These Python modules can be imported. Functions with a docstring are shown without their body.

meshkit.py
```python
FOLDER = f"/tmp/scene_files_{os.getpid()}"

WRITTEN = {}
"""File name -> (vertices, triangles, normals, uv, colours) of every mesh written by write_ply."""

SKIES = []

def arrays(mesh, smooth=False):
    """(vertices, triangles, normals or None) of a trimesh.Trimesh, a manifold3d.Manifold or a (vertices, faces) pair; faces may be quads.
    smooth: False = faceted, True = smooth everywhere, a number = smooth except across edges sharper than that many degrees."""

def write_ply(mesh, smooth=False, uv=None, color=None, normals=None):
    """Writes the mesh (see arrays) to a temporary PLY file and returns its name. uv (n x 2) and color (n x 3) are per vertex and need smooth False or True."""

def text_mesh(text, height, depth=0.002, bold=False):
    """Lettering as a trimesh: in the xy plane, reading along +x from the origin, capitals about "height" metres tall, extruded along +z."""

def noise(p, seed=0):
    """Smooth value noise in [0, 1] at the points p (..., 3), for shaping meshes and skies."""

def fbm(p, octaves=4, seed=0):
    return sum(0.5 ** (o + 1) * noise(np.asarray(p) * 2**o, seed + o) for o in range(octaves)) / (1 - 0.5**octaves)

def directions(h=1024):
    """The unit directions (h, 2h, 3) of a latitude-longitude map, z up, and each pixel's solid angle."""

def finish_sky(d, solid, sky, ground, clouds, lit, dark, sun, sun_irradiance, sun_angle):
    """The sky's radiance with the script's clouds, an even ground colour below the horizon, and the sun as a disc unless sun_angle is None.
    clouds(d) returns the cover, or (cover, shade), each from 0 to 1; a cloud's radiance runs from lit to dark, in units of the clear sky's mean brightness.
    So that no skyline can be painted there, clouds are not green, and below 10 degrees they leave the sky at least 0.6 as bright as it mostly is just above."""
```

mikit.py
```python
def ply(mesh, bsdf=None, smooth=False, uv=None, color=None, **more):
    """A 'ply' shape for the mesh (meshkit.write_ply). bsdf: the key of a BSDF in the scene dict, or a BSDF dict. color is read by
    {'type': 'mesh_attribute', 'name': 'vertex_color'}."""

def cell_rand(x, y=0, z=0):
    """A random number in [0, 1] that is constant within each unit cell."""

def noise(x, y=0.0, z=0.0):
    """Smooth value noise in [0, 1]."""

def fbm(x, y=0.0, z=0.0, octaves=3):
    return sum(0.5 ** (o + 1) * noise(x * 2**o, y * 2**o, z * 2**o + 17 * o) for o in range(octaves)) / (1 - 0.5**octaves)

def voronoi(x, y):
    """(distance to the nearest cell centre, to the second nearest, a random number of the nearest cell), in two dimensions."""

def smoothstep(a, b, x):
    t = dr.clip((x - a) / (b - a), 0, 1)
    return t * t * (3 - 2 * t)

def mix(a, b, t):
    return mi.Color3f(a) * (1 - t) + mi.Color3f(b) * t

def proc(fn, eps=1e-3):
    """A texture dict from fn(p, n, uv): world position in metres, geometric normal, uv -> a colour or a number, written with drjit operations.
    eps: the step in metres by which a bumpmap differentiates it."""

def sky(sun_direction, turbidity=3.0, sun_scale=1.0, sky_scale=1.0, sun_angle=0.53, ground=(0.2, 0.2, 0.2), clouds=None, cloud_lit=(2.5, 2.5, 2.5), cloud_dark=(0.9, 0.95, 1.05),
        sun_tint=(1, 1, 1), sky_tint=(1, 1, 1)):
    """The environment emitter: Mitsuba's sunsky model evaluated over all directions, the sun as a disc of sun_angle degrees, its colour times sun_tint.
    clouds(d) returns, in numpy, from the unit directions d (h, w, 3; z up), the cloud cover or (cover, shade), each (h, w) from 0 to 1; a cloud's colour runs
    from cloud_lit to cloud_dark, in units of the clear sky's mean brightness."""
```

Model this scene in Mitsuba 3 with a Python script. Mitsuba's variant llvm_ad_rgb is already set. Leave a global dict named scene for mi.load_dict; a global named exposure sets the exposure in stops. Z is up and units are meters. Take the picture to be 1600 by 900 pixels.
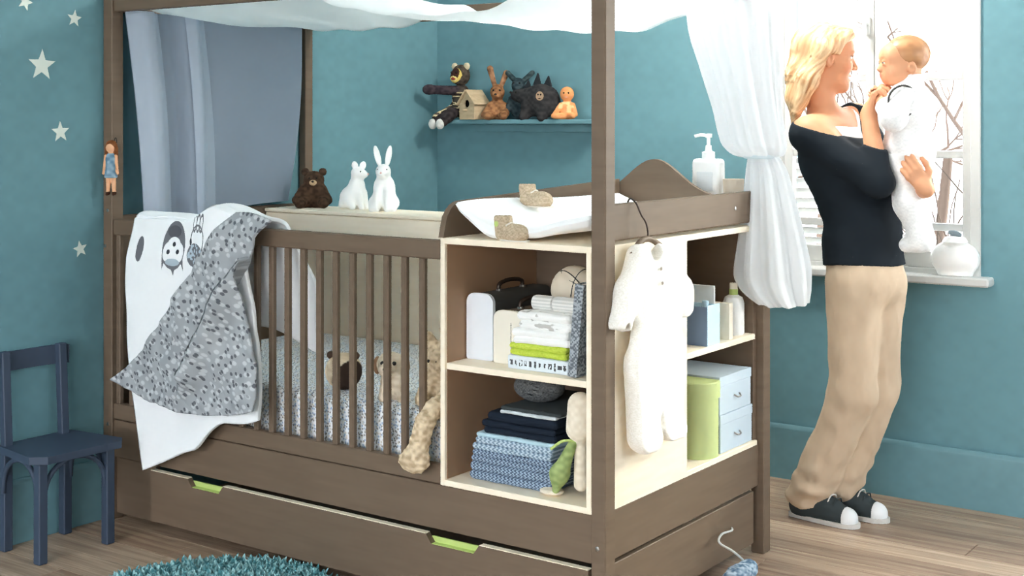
import math, random
import numpy as np, trimesh, mitsuba as mi, drjit as dr
import manifold3d as m3, mikit, meshkit
from shapely.geometry import Polygon, Point, box as sbox
from shapely import affinity
import shapely.ops
from mikit import noise, fbm, voronoi, cell_rand, smoothstep, mix

scene, labels = {}, {}
exposure = 0.0
# ------------------------------------------------------------------ camera, light
T = mi.ScalarTransform4f
CA = 0.6187
CAM = np.array([1.818, -2.974, 1.38])
FWD = np.array([-math.sin(CA), math.cos(CA), 0.0])
scene['camera'] = {'type': 'perspective', 'fov': math.degrees(2 * math.atan(800 / 2085)), 'fov_axis': 'x',
                   'principal_point_offset_x': 0.0, 'principal_point_offset_y': 258 / 900, 'near_clip': 0.05, 'far_clip': 500.0,
                   'to_world': T().look_at(origin=CAM.tolist(), target=(CAM + FWD).tolist(), up=[0, 0, 1])}
SUN = (0.50, 0.74, 0.42)


def veil(d):
    n = meshkit.fbm(d * np.array([3.0, 3.0, 6.0]), 4, 5)
    return 0.80 + 0.0 * n, 0.25 + 0.35 * n


scene['sky'] = mikit.sky(SUN, turbidity=4.0, sun_scale=.03, sky_scale=1.0, sun_angle=5.0, ground=(0.6, 0.6, 0.6), clouds=veil,
                         cloud_lit=(2.04, 2.0, 1.97), cloud_dark=(1.27, 1.25, 1.24), sun_tint=(0.75, 1.0, 1.25), sky_tint=(1.0, 1.0, 1.0))
exposure = 5.65

# ------------------------------------------------------------------ helpers
rng = np.random.default_rng(7)
random.seed(7)


def lab(key, label=None, cat=None, group=None, kind=None):
    d = {}
    if label: d['label'] = label
    if cat: d['category'] = cat
    if group: d['group'] = group
    if kind: d['kind'] = kind
    labels[key] = d


def free(key):
    if key not in scene: return key
    k = 1
    while f'{key}_{k:03d}' in scene: k += 1
    return f'{key}_{k:03d}'


def add(key, mesh, mat, smooth=False, label=None, cat=None, group=None, kind=None, color=None, uv=None, **more):
    key = free(key)
    scene[key] = mikit.ply(mesh, mat, smooth, uv=uv, color=color, **more)
    if label or cat or kind or group: lab(key, label, cat, group, kind)
    return key


def tri(m):
    if hasattr(m, 'to_mesh'):
        q = m.to_mesh()
        return trimesh.Trimesh(np.array(q.vert_properties[:, :3]), np.array(q.tri_verts), process=False)
    return m


def cat(*ms):
    return trimesh.util.concatenate([tri(m) for m in ms])


def bx(x0, x1, y0, y1, z0, z1, b=0.002):
    """Chamfered box."""
    b = min(b, .45 * (x1 - x0), .45 * (y1 - y0), .45 * (z1 - z0))
    P = []
    for x in (x0, x1):
        for y in (y0, y1):
            for z in (z0, z1):
                sx, sy, sz = (b if x == x0 else -b), (b if y == y0 else -b), (b if z == z0 else -b)
                P += [(x, y + sy, z + sz), (x + sx, y, z + sz), (x + sx, y + sy, z)]
    return tri(m3.Manifold.hull_points(np.array(P, float)))


def rbox(c, d, r, seg=12):
    """Rounded box, centre c, size d, corner radius r."""
    d = np.array(d, float); r = min(r, .499 * d.min())
    s = m3.Manifold.sphere(r, seg)
    S = [s.translate([sx * (d[0] / 2 - r), sy * (d[1] / 2 - r), sz * (d[2] / 2 - r)]) for sx in (-1, 1) for sy in (-1, 1) for sz in (-1, 1)]
    return tri(m3.Manifold.batch_hull(S).translate(list(map(float, c))))


def xf(m, loc=(0, 0, 0), rz=0, rx=0, ry=0, s=1.0):
    m = tri(m).copy()
    M = trimesh.transformations.euler_matrix(math.radians(rx), math.radians(ry), math.radians(rz), 'sxyz')
    m.vertices = (m.vertices * s) @ M[:3, :3].T + np.array(loc)
    return m


def tube(pts, r, n=8, closed=False):
    """Swept tube along points; r a number or one per point."""
    P = np.array(pts, float); k = len(P); R = np.broadcast_to(r, k)
    tan = np.gradient(P, axis=0) if not closed else np.roll(P, -1, 0) - np.roll(P, 1, 0)
    tan /= np.linalg.norm(tan, axis=1, keepdims=True) + 1e-12
    ref = np.array([0, 0, 1.0]) if abs(tan[0, 2]) < .9 else np.array([1.0, 0, 0])
    u = np.cross(tan[0], ref); u /= np.linalg.norm(u)
    V = []
    a = np.linspace(0, 2 * np.pi, n, endpoint=False)
    for i in range(k):
        u = u - tan[i] * (u @ tan[i]); u /= np.linalg.norm(u)
        w = np.cross(tan[i], u)
        V.append(P[i] + R[i] * (np.cos(a)[:, None] * u + np.sin(a)[:, None] * w))
    V = np.vstack(V); F = []
    for i in range(k if closed else k - 1):
        for j in range(n):
            A, B, C, D = i * n + j, i * n + (j + 1) % n, ((i + 1) % k) * n + (j + 1) % n, ((i + 1) % k) * n + j
            F += [(A, B, C), (A, C, D)]
    if not closed:
        c0, c1 = len(V), len(V) + 1
        V = np.vstack([V, P[0], P[-1]])
        for j in range(n):
            F += [(c0, (j + 1) % n, j), (c1, (k - 1) * n + j, (k - 1) * n + (j + 1) % n)]
    return trimesh.Trimesh(V, F, process=False)


def smoothpts(pts, k=6):
    """Catmull-Rom through the points."""
    P = np.array(pts, float); Q = np.vstack([2 * P[0] - P[1], P, 2 * P[-1] - P[-2]]); out = []
    for i in range(1, len(Q) - 2):
        for t in np.linspace(0, 1, k, endpoint=False):
            a, b, c, d = Q[i - 1:i + 3]
            out.append(.5 * (2 * b + (c - a) * t + (2 * a - 5 * b + 4 * c - d) * t * t + (3 * b - a - 3 * c + d) * t ** 3))
    return np.array(out + [P[-1]])


def lathe(prof, loc=(0, 0, 0), n=32):
    m = trimesh.creation.revolve(np.array(prof, float), sections=n)
    m.apply_translation(loc)
    return m


def prism(poly, h, loc=(0, 0, 0), plane='xy'):
    """Extruded outline: 'xy' up z, 'xz' towards -y->+y (y from 0 to h), 'yz' along x."""
    p = poly if hasattr(poly, 'exterior') else Polygon(poly)
    m = trimesh.creation.extrude_polygon(p, h, engine='earcut')
    v = m.vertices.copy()
    if plane == 'xz': m.vertices = np.stack([v[:, 0], v[:, 2], v[:, 1]], 1); m.invert()
    if plane == 'yz': m.vertices = np.stack([v[:, 2], v[:, 0], v[:, 1]], 1)
    m.apply_translation(loc)
    return m


def sheet(fn, nu, nv, thick=0.0):
    """Mesh of fn(u, v) -> (nu, nv, 3), u and v in [0, 1]; with thick a closed shell grown inwards along -normal. Returns (mesh, uv)."""
    u, v = np.meshgrid(np.linspace(0, 1, nu), np.linspace(0, 1, nv), indexing='ij')
    P = np.asarray(fn(u, v), float)
    if P.shape[0] == 3 and P.shape[-1] != 3: P = np.moveaxis(P, 0, -1)
    idx = np.arange(nu * nv).reshape(nu, nv)
    F = np.concatenate([np.stack([idx[:-1, :-1], idx[1:, :-1], idx[1:, 1:]], -1).reshape(-1, 3), np.stack([idx[:-1, :-1], idx[1:, 1:], idx[:-1, 1:]], -1).reshape(-1, 3)])
    V = P.reshape(-1, 3); uv = np.stack([u, v], -1).reshape(-1, 2)
    if thick:
        N = np.cross(np.gradient(P, axis=0), np.gradient(P, axis=1)).reshape(-1, 3)
        N /= np.linalg.norm(N, axis=1, keepdims=True) + 1e-12
        n = len(V)
        ring = np.concatenate([idx[:, 0], idx[-1, 1:], idx[-2::-1, -1], idx[0, -2:0:-1]])
        rn = np.roll(ring, -1)
        F = np.concatenate([F, F[:, ::-1] + n, np.stack([ring, ring + n, rn + n], 1), np.stack([ring, rn + n, rn], 1)])
        V = np.vstack([V, V - N * thick]); uv = np.vstack([uv, uv])
    return trimesh.Trimesh(V, F, process=False), uv


# ---- soft bodies: signed distance, surface nets
def cone(a, b, ra, rb, e=1.0):
    a, b = np.array(a, float), np.array(b, float); ab = b - a; L = ab @ ab + 1e-12
    def f(p):
        t = np.clip((p - a) @ ab / L, 0, 1)
        return np.linalg.norm(p - a - t[:, None] * ab, axis=1) - (ra + (rb - ra) * t)
    return f


def ell(c, r, R=None):
    c, r = np.array(c, float), np.broadcast_to(np.array(r, float), 3)
    def f(p):
        q = p - c
        if R is not None: q = q @ R
        k0 = np.linalg.norm(q / r, axis=1); k1 = np.linalg.norm(q / (r * r), axis=1)
        return k0 * (k0 - 1) / np.maximum(k1, 1e-9)
    return f


def smin(a, b, k):
    h = np.maximum(k - np.abs(a - b), 0) / k
    return np.minimum(a, b) - h * h * k * .25


def blend(fs, k=0.03):
    def f(p):
        d = None
        for g in fs:
            kk = k
            if isinstance(g, tuple): g, kk = g
            v = g(p); d = v if d is None else smin(d, v, kk)
        return d
    return f


def carve(f, g, k=0.01):
    return lambda p: -smin(-f(p), g(p), k)


def nets(f, lo, hi, h, B=8):
    lo = np.array(lo, float) - 2 * h; hi = np.array(hi, float) + 2 * h
    cn = np.ceil((hi - lo) / h / B).astype(int); n = cn * B
    ci = np.stack(np.meshgrid(*[np.arange(k) for k in cn], indexing='ij'), -1).reshape(-1, 3)
    cv = f(lo + (ci + .5) * B * h - .5 * h)
    V6 = np.empty((*cn, B, B, B), np.float32); V6[:] = cv.reshape(*cn, 1, 1, 1)
    act = np.where(np.abs(cv) < 1.25 * B * h)[0]
    loc = np.stack(np.meshgrid(*[np.arange(B)] * 3, indexing='ij'), -1).reshape(-1, 3)
    for s in range(0, len(act), 300):
        a = act[s:s + 300]
        pts = lo + (ci[a][:, None] * B + loc[None]).reshape(-1, 3) * h
        V6[ci[a][:, 0], ci[a][:, 1], ci[a][:, 2]] = f(pts).reshape(-1, B, B, B)
    V = V6.transpose(0, 3, 1, 4, 2, 5).reshape(n)
    s = V < 0
    corner = np.array([(i, j, k) for i in (0, 1) for j in (0, 1) for k in (0, 1)])
    tot = sum(s[i:n[0] - 1 + i, j:n[1] - 1 + j, k:n[2] - 1 + k].astype(np.int8) for i, j, k in corner)
    ids = np.argwhere((tot > 0) & (tot < 8))
    vals = np.stack([V[ids[:, 0] + i, ids[:, 1] + j, ids[:, 2] + k] for i, j, k in corner], 1)
    acc, cnt = np.zeros((len(ids), 3)), np.zeros(len(ids))
    for a in range(8):
        for b in range(a + 1, 8):
            if np.abs(corner[a] - corner[b]).sum() == 1:
                x = (vals[:, a] < 0) != (vals[:, b] < 0)
                t = np.where(x, vals[:, a] / np.where(x, vals[:, a] - vals[:, b], 1), 0)
                acc += np.where(x[:, None], corner[a] + t[:, None] * (corner[b] - corner[a]), 0); cnt += x
    verts = lo + h * (ids + acc / cnt[:, None])
    mp = np.full(n, -1, np.int32); mp[ids[:, 0], ids[:, 1], ids[:, 2]] = np.arange(len(ids))
    F = []
    for ax in range(3):
        o1, o2 = (ax + 1) % 3, (ax + 2) % 3
        e = np.eye(3, dtype=int)
        sl = [slice(1, n[i] - 1) for i in range(3)]; s2 = [slice(1 + e[ax][i], n[i] - 1 + e[ax][i]) for i in range(3)]
        c = np.argwhere(s[tuple(sl)] != s[tuple(s2)]) + 1
        q = np.stack([mp[tuple((c - d).T)] for d in (0 * e[0], e[o1], e[o1] + e[o2], e[o2])], 1)
        fl = s[tuple(c.T)]
        q[~fl] = q[~fl][:, ::-1]
        F.append(q)
    q = np.vstack(F); q = q[(q >= 0).all(1)]
    m = trimesh.Trimesh(verts, np.vstack([q[:, [0, 1, 2]], q[:, [0, 2, 3]]]), process=False)
    if m.volume < 0: m.invert()
    return m


def keep(m, fn):
    """The faces of m whose centre satisfies fn."""
    m = tri(m); c = m.triangles_center
    q = trimesh.Trimesh(m.vertices, m.faces[fn(c)], process=False); q.remove_unreferenced_vertices()
    return q


# ------------------------------------------------------------------ materials
def rgb(*c): return {'type': 'rgb', 'value': [float(x) for x in c]}


def srgb(r, g, b):
    x = np.array([r, g, b]) / 255.0
    return [float(v) for v in np.where(x <= .04045, x / 12.92, ((x + .055) / 1.055) ** 2.4)]


def mat(key, color, rough=.6, bump=None, bscale=.001, spec=.35, **kw):
    b = {'type': 'principled', 'base_color': color if isinstance(color, dict) else rgb(*color), 'roughness': rough, 'specular': spec, **kw}
    if bump is not None: b = {'type': 'bumpmap', 'arbitrary': {**mikit.proc(bump)}, 'scale': bscale, 'nested': b}
    scene[key] = {'type': 'twosided', 'nested': b} if not kw.get('spec_trans') else b
    return key


def cloth(key, color, rough=.9, sheen=.3):
    return mat(key, color, rough, spec=.1, sheen=sheen)


def paint_wall(p, n, uv):
    f = fbm(p.x * 2.1, p.y * 2.1, p.z * 2.1, 3)
    g = fbm(p.x * 30, p.y * 30, p.z * 30, 2)
    return mix(srgb(99, 137, 146), srgb(105, 145, 154), smoothstep(.25, .75, .6 * f + .4 * g))


def wood_brown(p, n, uv):
    g = fbm(p.x * 7 + p.y * 7, p.z * 60, 3.0, 3)
    return mix(srgb(104, 87, 72), srgb(114, 97, 81), g)


def wood_cream(p, n, uv):
    g = fbm(p.x * 5, p.y * 12, p.z * 60, 3)
    return mix(srgb(238, 224, 201), srgb(246, 235, 215), g)


mat('m_wall', mikit.proc(paint_wall), .75, spec=.2)
mat('m_baseboard', mikit.proc(paint_wall), .45, spec=.4)
mat('m_brown', mikit.proc(wood_brown), .5, spec=.3)
mat('m_cream', mikit.proc(wood_cream), .5, spec=.3)
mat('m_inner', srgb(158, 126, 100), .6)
mat('m_white_paint', srgb(238, 238, 234), .4)
mat('m_window_paint', srgb(200, 200, 197), .4)
mat('m_ceiling', srgb(225, 228, 226), .9)
mat('m_metal', srgb(170, 168, 165), .3, metallic=1.0)
mat('m_dark_metal', srgb(70, 60, 55), .4, metallic=.8)
mat('m_lime', srgb(184, 202, 120), .5)
mat('m_vc', {'type': 'mesh_attribute', 'name': 'vertex_color'}, .8, spec=.2)
mat('m_vc_soft', {'type': 'mesh_attribute', 'name': 'vertex_color'}, .95, spec=.05, sheen=.3)
mat('m_snow', srgb(236, 238, 242), .9)
mat('m_bark', srgb(84, 70, 60), .9)
mat('m_star', srgb(214, 222, 214), .7)
mat('m_black', srgb(24, 22, 22), .5)
mat('m_white_ceramic', srgb(244, 244, 242), .25, spec=.5)
for i, (a, b) in enumerate([((140, 115, 96), (172, 147, 125)), ((148, 124, 104), (182, 158, 136)), ((130, 107, 90), (162, 139, 119)), ((154, 131, 111), (186, 164, 142))]):
    def plank(p, n, uv, a=a, b=b, i=i):
        g = fbm(p.x * 2.2 + 7 * i, p.y * 55, 3.0 * i, 3)
        h = fbm(p.x * 9, p.y * 170, i, 2)
        return mix(srgb(*a), srgb(*b), smoothstep(.2, .8, .65 * g + .35 * h))
    mat(f'm_plank_{i}', mikit.proc(plank), .42, spec=.35)

# ------------------------------------------------------------------ the room
XL, YB, ZC = -2.06, 1.876, 2.55
XR, YF = 3.4, -4.8
WX0, WX1, WZ0, WZ1 = -0.372, 0.42, 0.83, 1.93       # window 1
W2 = (0.72, 1.95, 0.83, 2.2)                          # second window of the same wall, past the edge of the frame


def wall_xz(y, t, x0, x1, holes):
    P = sbox(x0, 0, x1, ZC)
    for h in holes: P = P.difference(sbox(h[0], h[2], h[1], h[3]))
    return prism(P, t, (0, y, 0), 'xz')


add('wall_back', wall_xz(YB, .22, XL - .2, XR + .2, [(WX0, WX1, WZ0, WZ1), W2]), 'm_wall', kind='structure', label='teal painted wall with the window')
add('wall_left', bx(XL - .2, XL, YF, YB, 0, ZC, .001), 'm_wall', kind='structure', label='teal painted wall with star decals')
P = sbox(YF, 0, YB, ZC).difference(sbox(-.2, .95, 1.5, 2.4))
add('wall_right', prism(P, .2, (XR, 0, 0), 'yz'), 'm_wall', kind='structure')
P = sbox(XL - .2, 0, XR + .2, ZC)
for a in ((-1.9, -.5), (-.4, 1.0), (1.1, 2.5)): P = P.difference(sbox(a[0], .25, a[1], 2.52))
add('wall_front', prism(P, .2, (0, YF - .2, 0), 'xz'), 'm_wall', kind='structure')
add('ceiling', bx(XL - .2, XR + .2, YF - .2, YB + .22, ZC, ZC + .12, .001), 'm_ceiling', kind='structure')
add('floor', bx(XL - .2, XR + .2, YF - .2, YB + .22, -.12, -.012, .001), 'm_plank_2', kind='structure', label='brown plank floor')
# floor planks along x, each a piece of its own
PW = .135
y = YB; row = 0
while y > YF:
    y0 = max(y - PW, YF); x = XL - rng.uniform(0, 1.0)
    while x < XR:
        L = rng.uniform(.95, 1.5)
        a, b = max(x, XL), min(x + L, XR)
        if b - a > .02:
            add('floor__plank', bx(a + .0012, b - .0012, y0 + .0012, y - .0012, -.012, rng.uniform(-.0008, 0), .0015), f'm_plank_{rng.integers(0, 4)}')
        x += L
    y -= PW; row += 1


def baseboard_prof():
    return [(0, 0), (0, .195), (.004, .203), (.006, .209), (.012, .2095), (.016, .205), (.018, .198), (.022, .19), (.022, 0)]


q = Polygon([(-d, z) for d, z in baseboard_prof()])
add('baseboard_back', prism(q, XR - XL, (XL, YB, 0), 'yz'), 'm_baseboard', smooth=30, kind='structure', label='tall teal baseboard along the window wall')
q = Polygon([(d, z) for d, z in baseboard_prof()])
add('baseboard_left', prism(q, YB - YF, (XL, YF, 0), 'xz'), 'm_baseboard', smooth=30, kind='structure', label='tall teal baseboard along the star wall')

# window 1: frame, two sashes with bars and panes, sill
def window(key, x0, x1, z0, z1, y, bars, mid=True, shutter=False):
    f = .035
    fr = [bx(x0, x0 + f, y - .012, y + .09, z0, z1), bx(x1 - f, x1, y - .012, y + .09, z0, z1), bx(x0, x1, y - .012, y + .09, z1 - f, z1), bx(x0, x1, y, y + .09, z0, z0 + .02)]
    add(key, cat(*fr), 'm_window_paint', kind='structure', label='white painted casement window')
    xm = (x0 + x1) / 2
    for a, b in ((x0 + f, xm - .002), (xm + .002, x1 - f)):
        s = .034; za, zb = z0 + .02, z1 - f
        m = [bx(a, a + s, y + .01, y + .05, za, zb), bx(b - s, b, y + .01, y + .05, za, zb), bx(a, b, y + .01, y + .05, zb - s, zb), bx(a, b, y + .01, y + .05, za, za + .06)]
        sash = add(key + '__sash', cat(*m), 'm_window_paint')
        for zz in bars: add(sash + '__glazing_bar', bx(a + s, b - s, y + .016, y + .044, zz - .014, zz + .014), 'm_window_paint')
        edge = [za + .06] + list(bars) + [zb - s]
        for c, d in zip(edge[:-1], edge[1:]):
            pane = trimesh.Trimesh([[a + s - .003, y + .03, c], [b - s + .003, y + .03, c], [b - s + .003, y + .03, d], [a + s - .003, y + .03, d]], [[0, 1, 2], [0, 2, 3]], process=False)
            add(sash + '__pane', pane, 'm_glass')


scene['m_glass'] = {'type': 'thindielectric', 'int_ior': 1.5}
window('window_1', WX0, WX1, WZ0, WZ1, YB, (1.0, 1.265, 1.55))
add('window_1__handle', cat(rbox(((WX0 + WX1) / 2 - .02, YB - .003, 1.745), (.018, .02, .07), .006), tube(smoothpts([((WX0 + WX1) / 2 - .02, YB - .01, 1.75), ((WX0 + WX1) / 2 - .02, YB - .035, 1.745), ((WX0 + WX1) / 2 - .02, YB - .04, 1.69)]), .007)), 'm_window_paint', smooth=40)
add('trim_1', bx(WX0 - .04, WX1 + .045, YB - .07, YB + .05, .80, .832, .006), 'm_window_paint', kind='structure', label='white window sill')
# louvred shutter folded behind the left sash, low part
shx0, shx1 = WX0 + .04, (WX0 + WX1) / 2 - .03
add('window_1__shutter', cat(bx(shx0, shx0 + .02, YB + .055, YB + .075, .86, 1.24), bx(shx1 - .02, shx1, YB + .055, YB + .075, .86, 1.24), bx(shx0, shx1, YB + .055, YB + .075, 1.22, 1.245)), 'm_window_paint')
for k in range(9):
    zz = .885 + .038 * k
    add('window_1__shutter__slat', xf(bx(-.5 * (shx1 - shx0) + .02, .5 * (shx1 - shx0) - .02, -.022, .022, -.003, .003), ((shx0 + shx1) / 2, YB + .068, zz), rx=-35), 'm_window_paint')

# pendant lamp under the ceiling, above the picture
LAMP = (-.22, 1.12, 2.33)
lab('pendant_lamp', 'round white pendant lamp under the ceiling behind the crib', 'lamp')
add('pendant_lamp__globe', xf(trimesh.creation.icosphere(subdivisions=3), LAMP, s=.11), 'm_white_paint', True, emitter={'type': 'area', 'radiance': rgb(2.6, 2.5, 2.35)})
add('pendant_lamp__cord', tube([(LAMP[0], LAMP[1], LAMP[2] + .13), (LAMP[0], LAMP[1], ZC - .02)], .003), 'm_white_paint', True)
add('pendant_lamp__cap', lathe([(0, .10), (.035, .10), (.030, .135), (0, .14)], LAMP, 24), 'm_white_paint', 30)
add('pendant_lamp__canopy', lathe([(0, 0), (.05, 0), (.045, -.025), (0, -.03)], (LAMP[0], LAMP[1], ZC), 24), 'm_white_paint', 30)

# outside: snowy ground
add('ground_outside', bx(-14, 16, YB + .3, 30, -.7, -.5, .001), 'm_snow', kind='structure', label='snow covered ground outside the window')

# ------------------------------------------------------------------ crib
C = 'canopy_crib'
lab(C, 'large brown wooden canopy crib with slatted front rail, tall posts and trundle drawer', 'crib')
CW = 1.017


def part(name, m, mt, smooth=False, label=None, root=C): return add(f'{root}__{name}', m, mt, smooth, label=label)


for x0, x1, y0, y1 in ((-2.06 + .004, -2.008, 0, .05), (-.045, 0, 0, .05), (-2.056, -2.018, .965, 1.008), (-.045, 0, .967, CW)):
    part('post', bx(x0, x1, y0, y1, 0, 1.825, .003), 'm_brown')
ZR0, ZR1 = 1.768, 1.82
part('canopy_rail', bx(-2.008, -.045, .008, .04, ZR0, ZR1), 'm_brown')
part('canopy_rail', bx(-2.018, -.045, .975, 1.004, ZR0, ZR1), 'm_brown')
part('canopy_rail', bx(-2.05, -2.02, .05, .965, ZR0, ZR1), 'm_brown')
part('canopy_rail', bx(-.04, -.01, .05, .967, ZR0, ZR1), 'm_brown')
part('top_rail', bx(-2.008, -.552, .004, .034, .990, 1.045, .004), 'm_brown')
part('lower_rail', bx(-2.008, -.552, .006, .034, .350, .404, .003), 'm_brown')
part('front_panel', bx(-2.008, -.045, .008, .03, .219, .347, .002), 'm_brown')
for k in range(21):
    x = -1.988 + .068 * k
    part('bar', bx(x - .0105, x + .0105, .009, .029, .402, .992, .004), 'm_brown')
part('base_board', bx(-2.008, -1.80, .02, .04, .02, .215), 'm_brown')
# left end, back
part('end_rail', bx(-2.05, -2.02, .05, .965, 1.0, 1.055, .004), 'm_brown')
part('end_panel', bx(-2.045, -2.025, .05, .965, .25, 1.0), 'm_brown')
part('back_panel', bx(-2.018, -.552, .972, .992, .25, .99), 'm_cream', label='pale wooden back panel')
part('back_rail', bx(-2.018, -.045, .968, .998, .99, 1.04, .004), 'm_brown')
part('mattress_base', bx(-2.015, -.556, .036, .968, .362, .384), 'm_cream', label='cream board under the mattress')
# shelf box over the back
part('shelf_box', bx(-2.016, -.56, .74, .966, .93, 1.030, .003), 'm_cream', label='pale wooden shelf box along the back')
part('shelf_box__lid', bx(-2.016, -.56, .733, .967, 1.032, 1.046, .003), 'm_cream')
# drawer
def notch(xa, xb): return Polygon([(xa - .022, .25), (xa - .022, .207), (xa, .178), (xb, .178), (xb + .022, .207), (xb + .022, .25)])
N1, N2 = (-1.590, -1.462), (-.578, -.428)
fr = sbox(-1.795, .035, -.05, .205).difference(notch(*N1)).difference(notch(*N2))
dw = part('drawer', prism(fr, .02, (0, -.006, 0), 'xz'), 'm_brown')
strip = sbox(-1.795, .2045, -.05, .2068).difference(notch(*N1)).difference(notch(*N2))
for g in strip.geoms: part('drawer__edge', prism(g, .02, (0, -.006, 0), 'xz'), 'm_cream', label='pale raw top edge')
for a, b in (N1, N2):
    part('drawer__handle', prism([(a + .002, .1785), (a - .012, .196), (b + .012, .196), (b - .002, .1785)], .006, (0, .012, 0), 'xz'), 'm_lime', label='lime green cut-out handle')
    part('drawer__handle', bx(a, b, -.005, .014, .1782, .1805, .0008), 'm_lime', label='lime green cut-out handle')
part('drawer__side', bx(-.04, -.022, .052, .94, .04, .206), 'm_brown')
part('drawer__bottom', bx(-1.79, -.041, .016, .92, .05, .065), 'm_brown')
for x in (-1.7, -.16):
    for y in (.1, .86):
        part('drawer__caster', cat(xf(lathe([(0, -.01), (.02, -.01), (.022, 0), (.02, .01), (0, .01)], n=20), (x, y, .022), rx=90), bx(x - .01, x + .01, y - .014, y + .014, .03, .05)), 'm_black')
part('end_lower_rail', bx(-.042, -.018, .05, .967, .219, .352, .002), 'm_brown')
def cap(x, y, z, ax):
    d = lathe([(0, 0), (.0065, 0), (.006, .0015), (.003, .0022), (0, .0022)], n=14)
    return xf(d, (x, y, z), rx=90) if ax == 'y' else xf(d, (x, y, z), ry=90)
for x, y, z, ax in ((-.025, 0, .265, 'y'), (-2.03, 0, 1.075, 'y'), (-2.045, 0, .95, 'y'), (-2.03, 0, .33, 'y'), (-.018, .80, 1.115, 'x')):
    part('screw_cap', cap(x, y, z, ax), 'm_metal', 30, label='small pale screw cap')

# ------------------------------------------------------------------ changing cabinet set in the right end
K = 'changing_cabinet'
lab(K, 'cream edged open shelf cabinet with changing tray built into the crib end', 'cabinet')
def kp(name, m, mt, smooth=False, label=None): return add(f'{K}__{name}', m, mt, smooth, label=label)
XC0, XC1 = -.552, -.046
YD = .475
kp('side_panel', bx(XC0, XC0 + .016, .002, YD, .349, 1.054), 'm_cream')
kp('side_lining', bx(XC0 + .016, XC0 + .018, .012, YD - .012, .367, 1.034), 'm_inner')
kp('side_panel', bx(XC1 - .016, XC1, .002, .05, .349, 1.054), 'm_cream')
kp('top_panel', bx(XC0 + .016, -.019, .002, .96, 1.036, 1.054), 'm_cream')
kp('bottom_panel', bx(XC0 + .016, -.019, .002, .96, .349, .366), 'm_cream')
kp('shelf', bx(XC0 + .018, -.036, .006, YD - .012, .680, .698), 'm_cream')
kp('divider', bx(XC0 + .016, -.022, YD - .012, YD, .366, 1.036), 'm_brown', label='brown board at the back of the open compartments')
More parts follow.
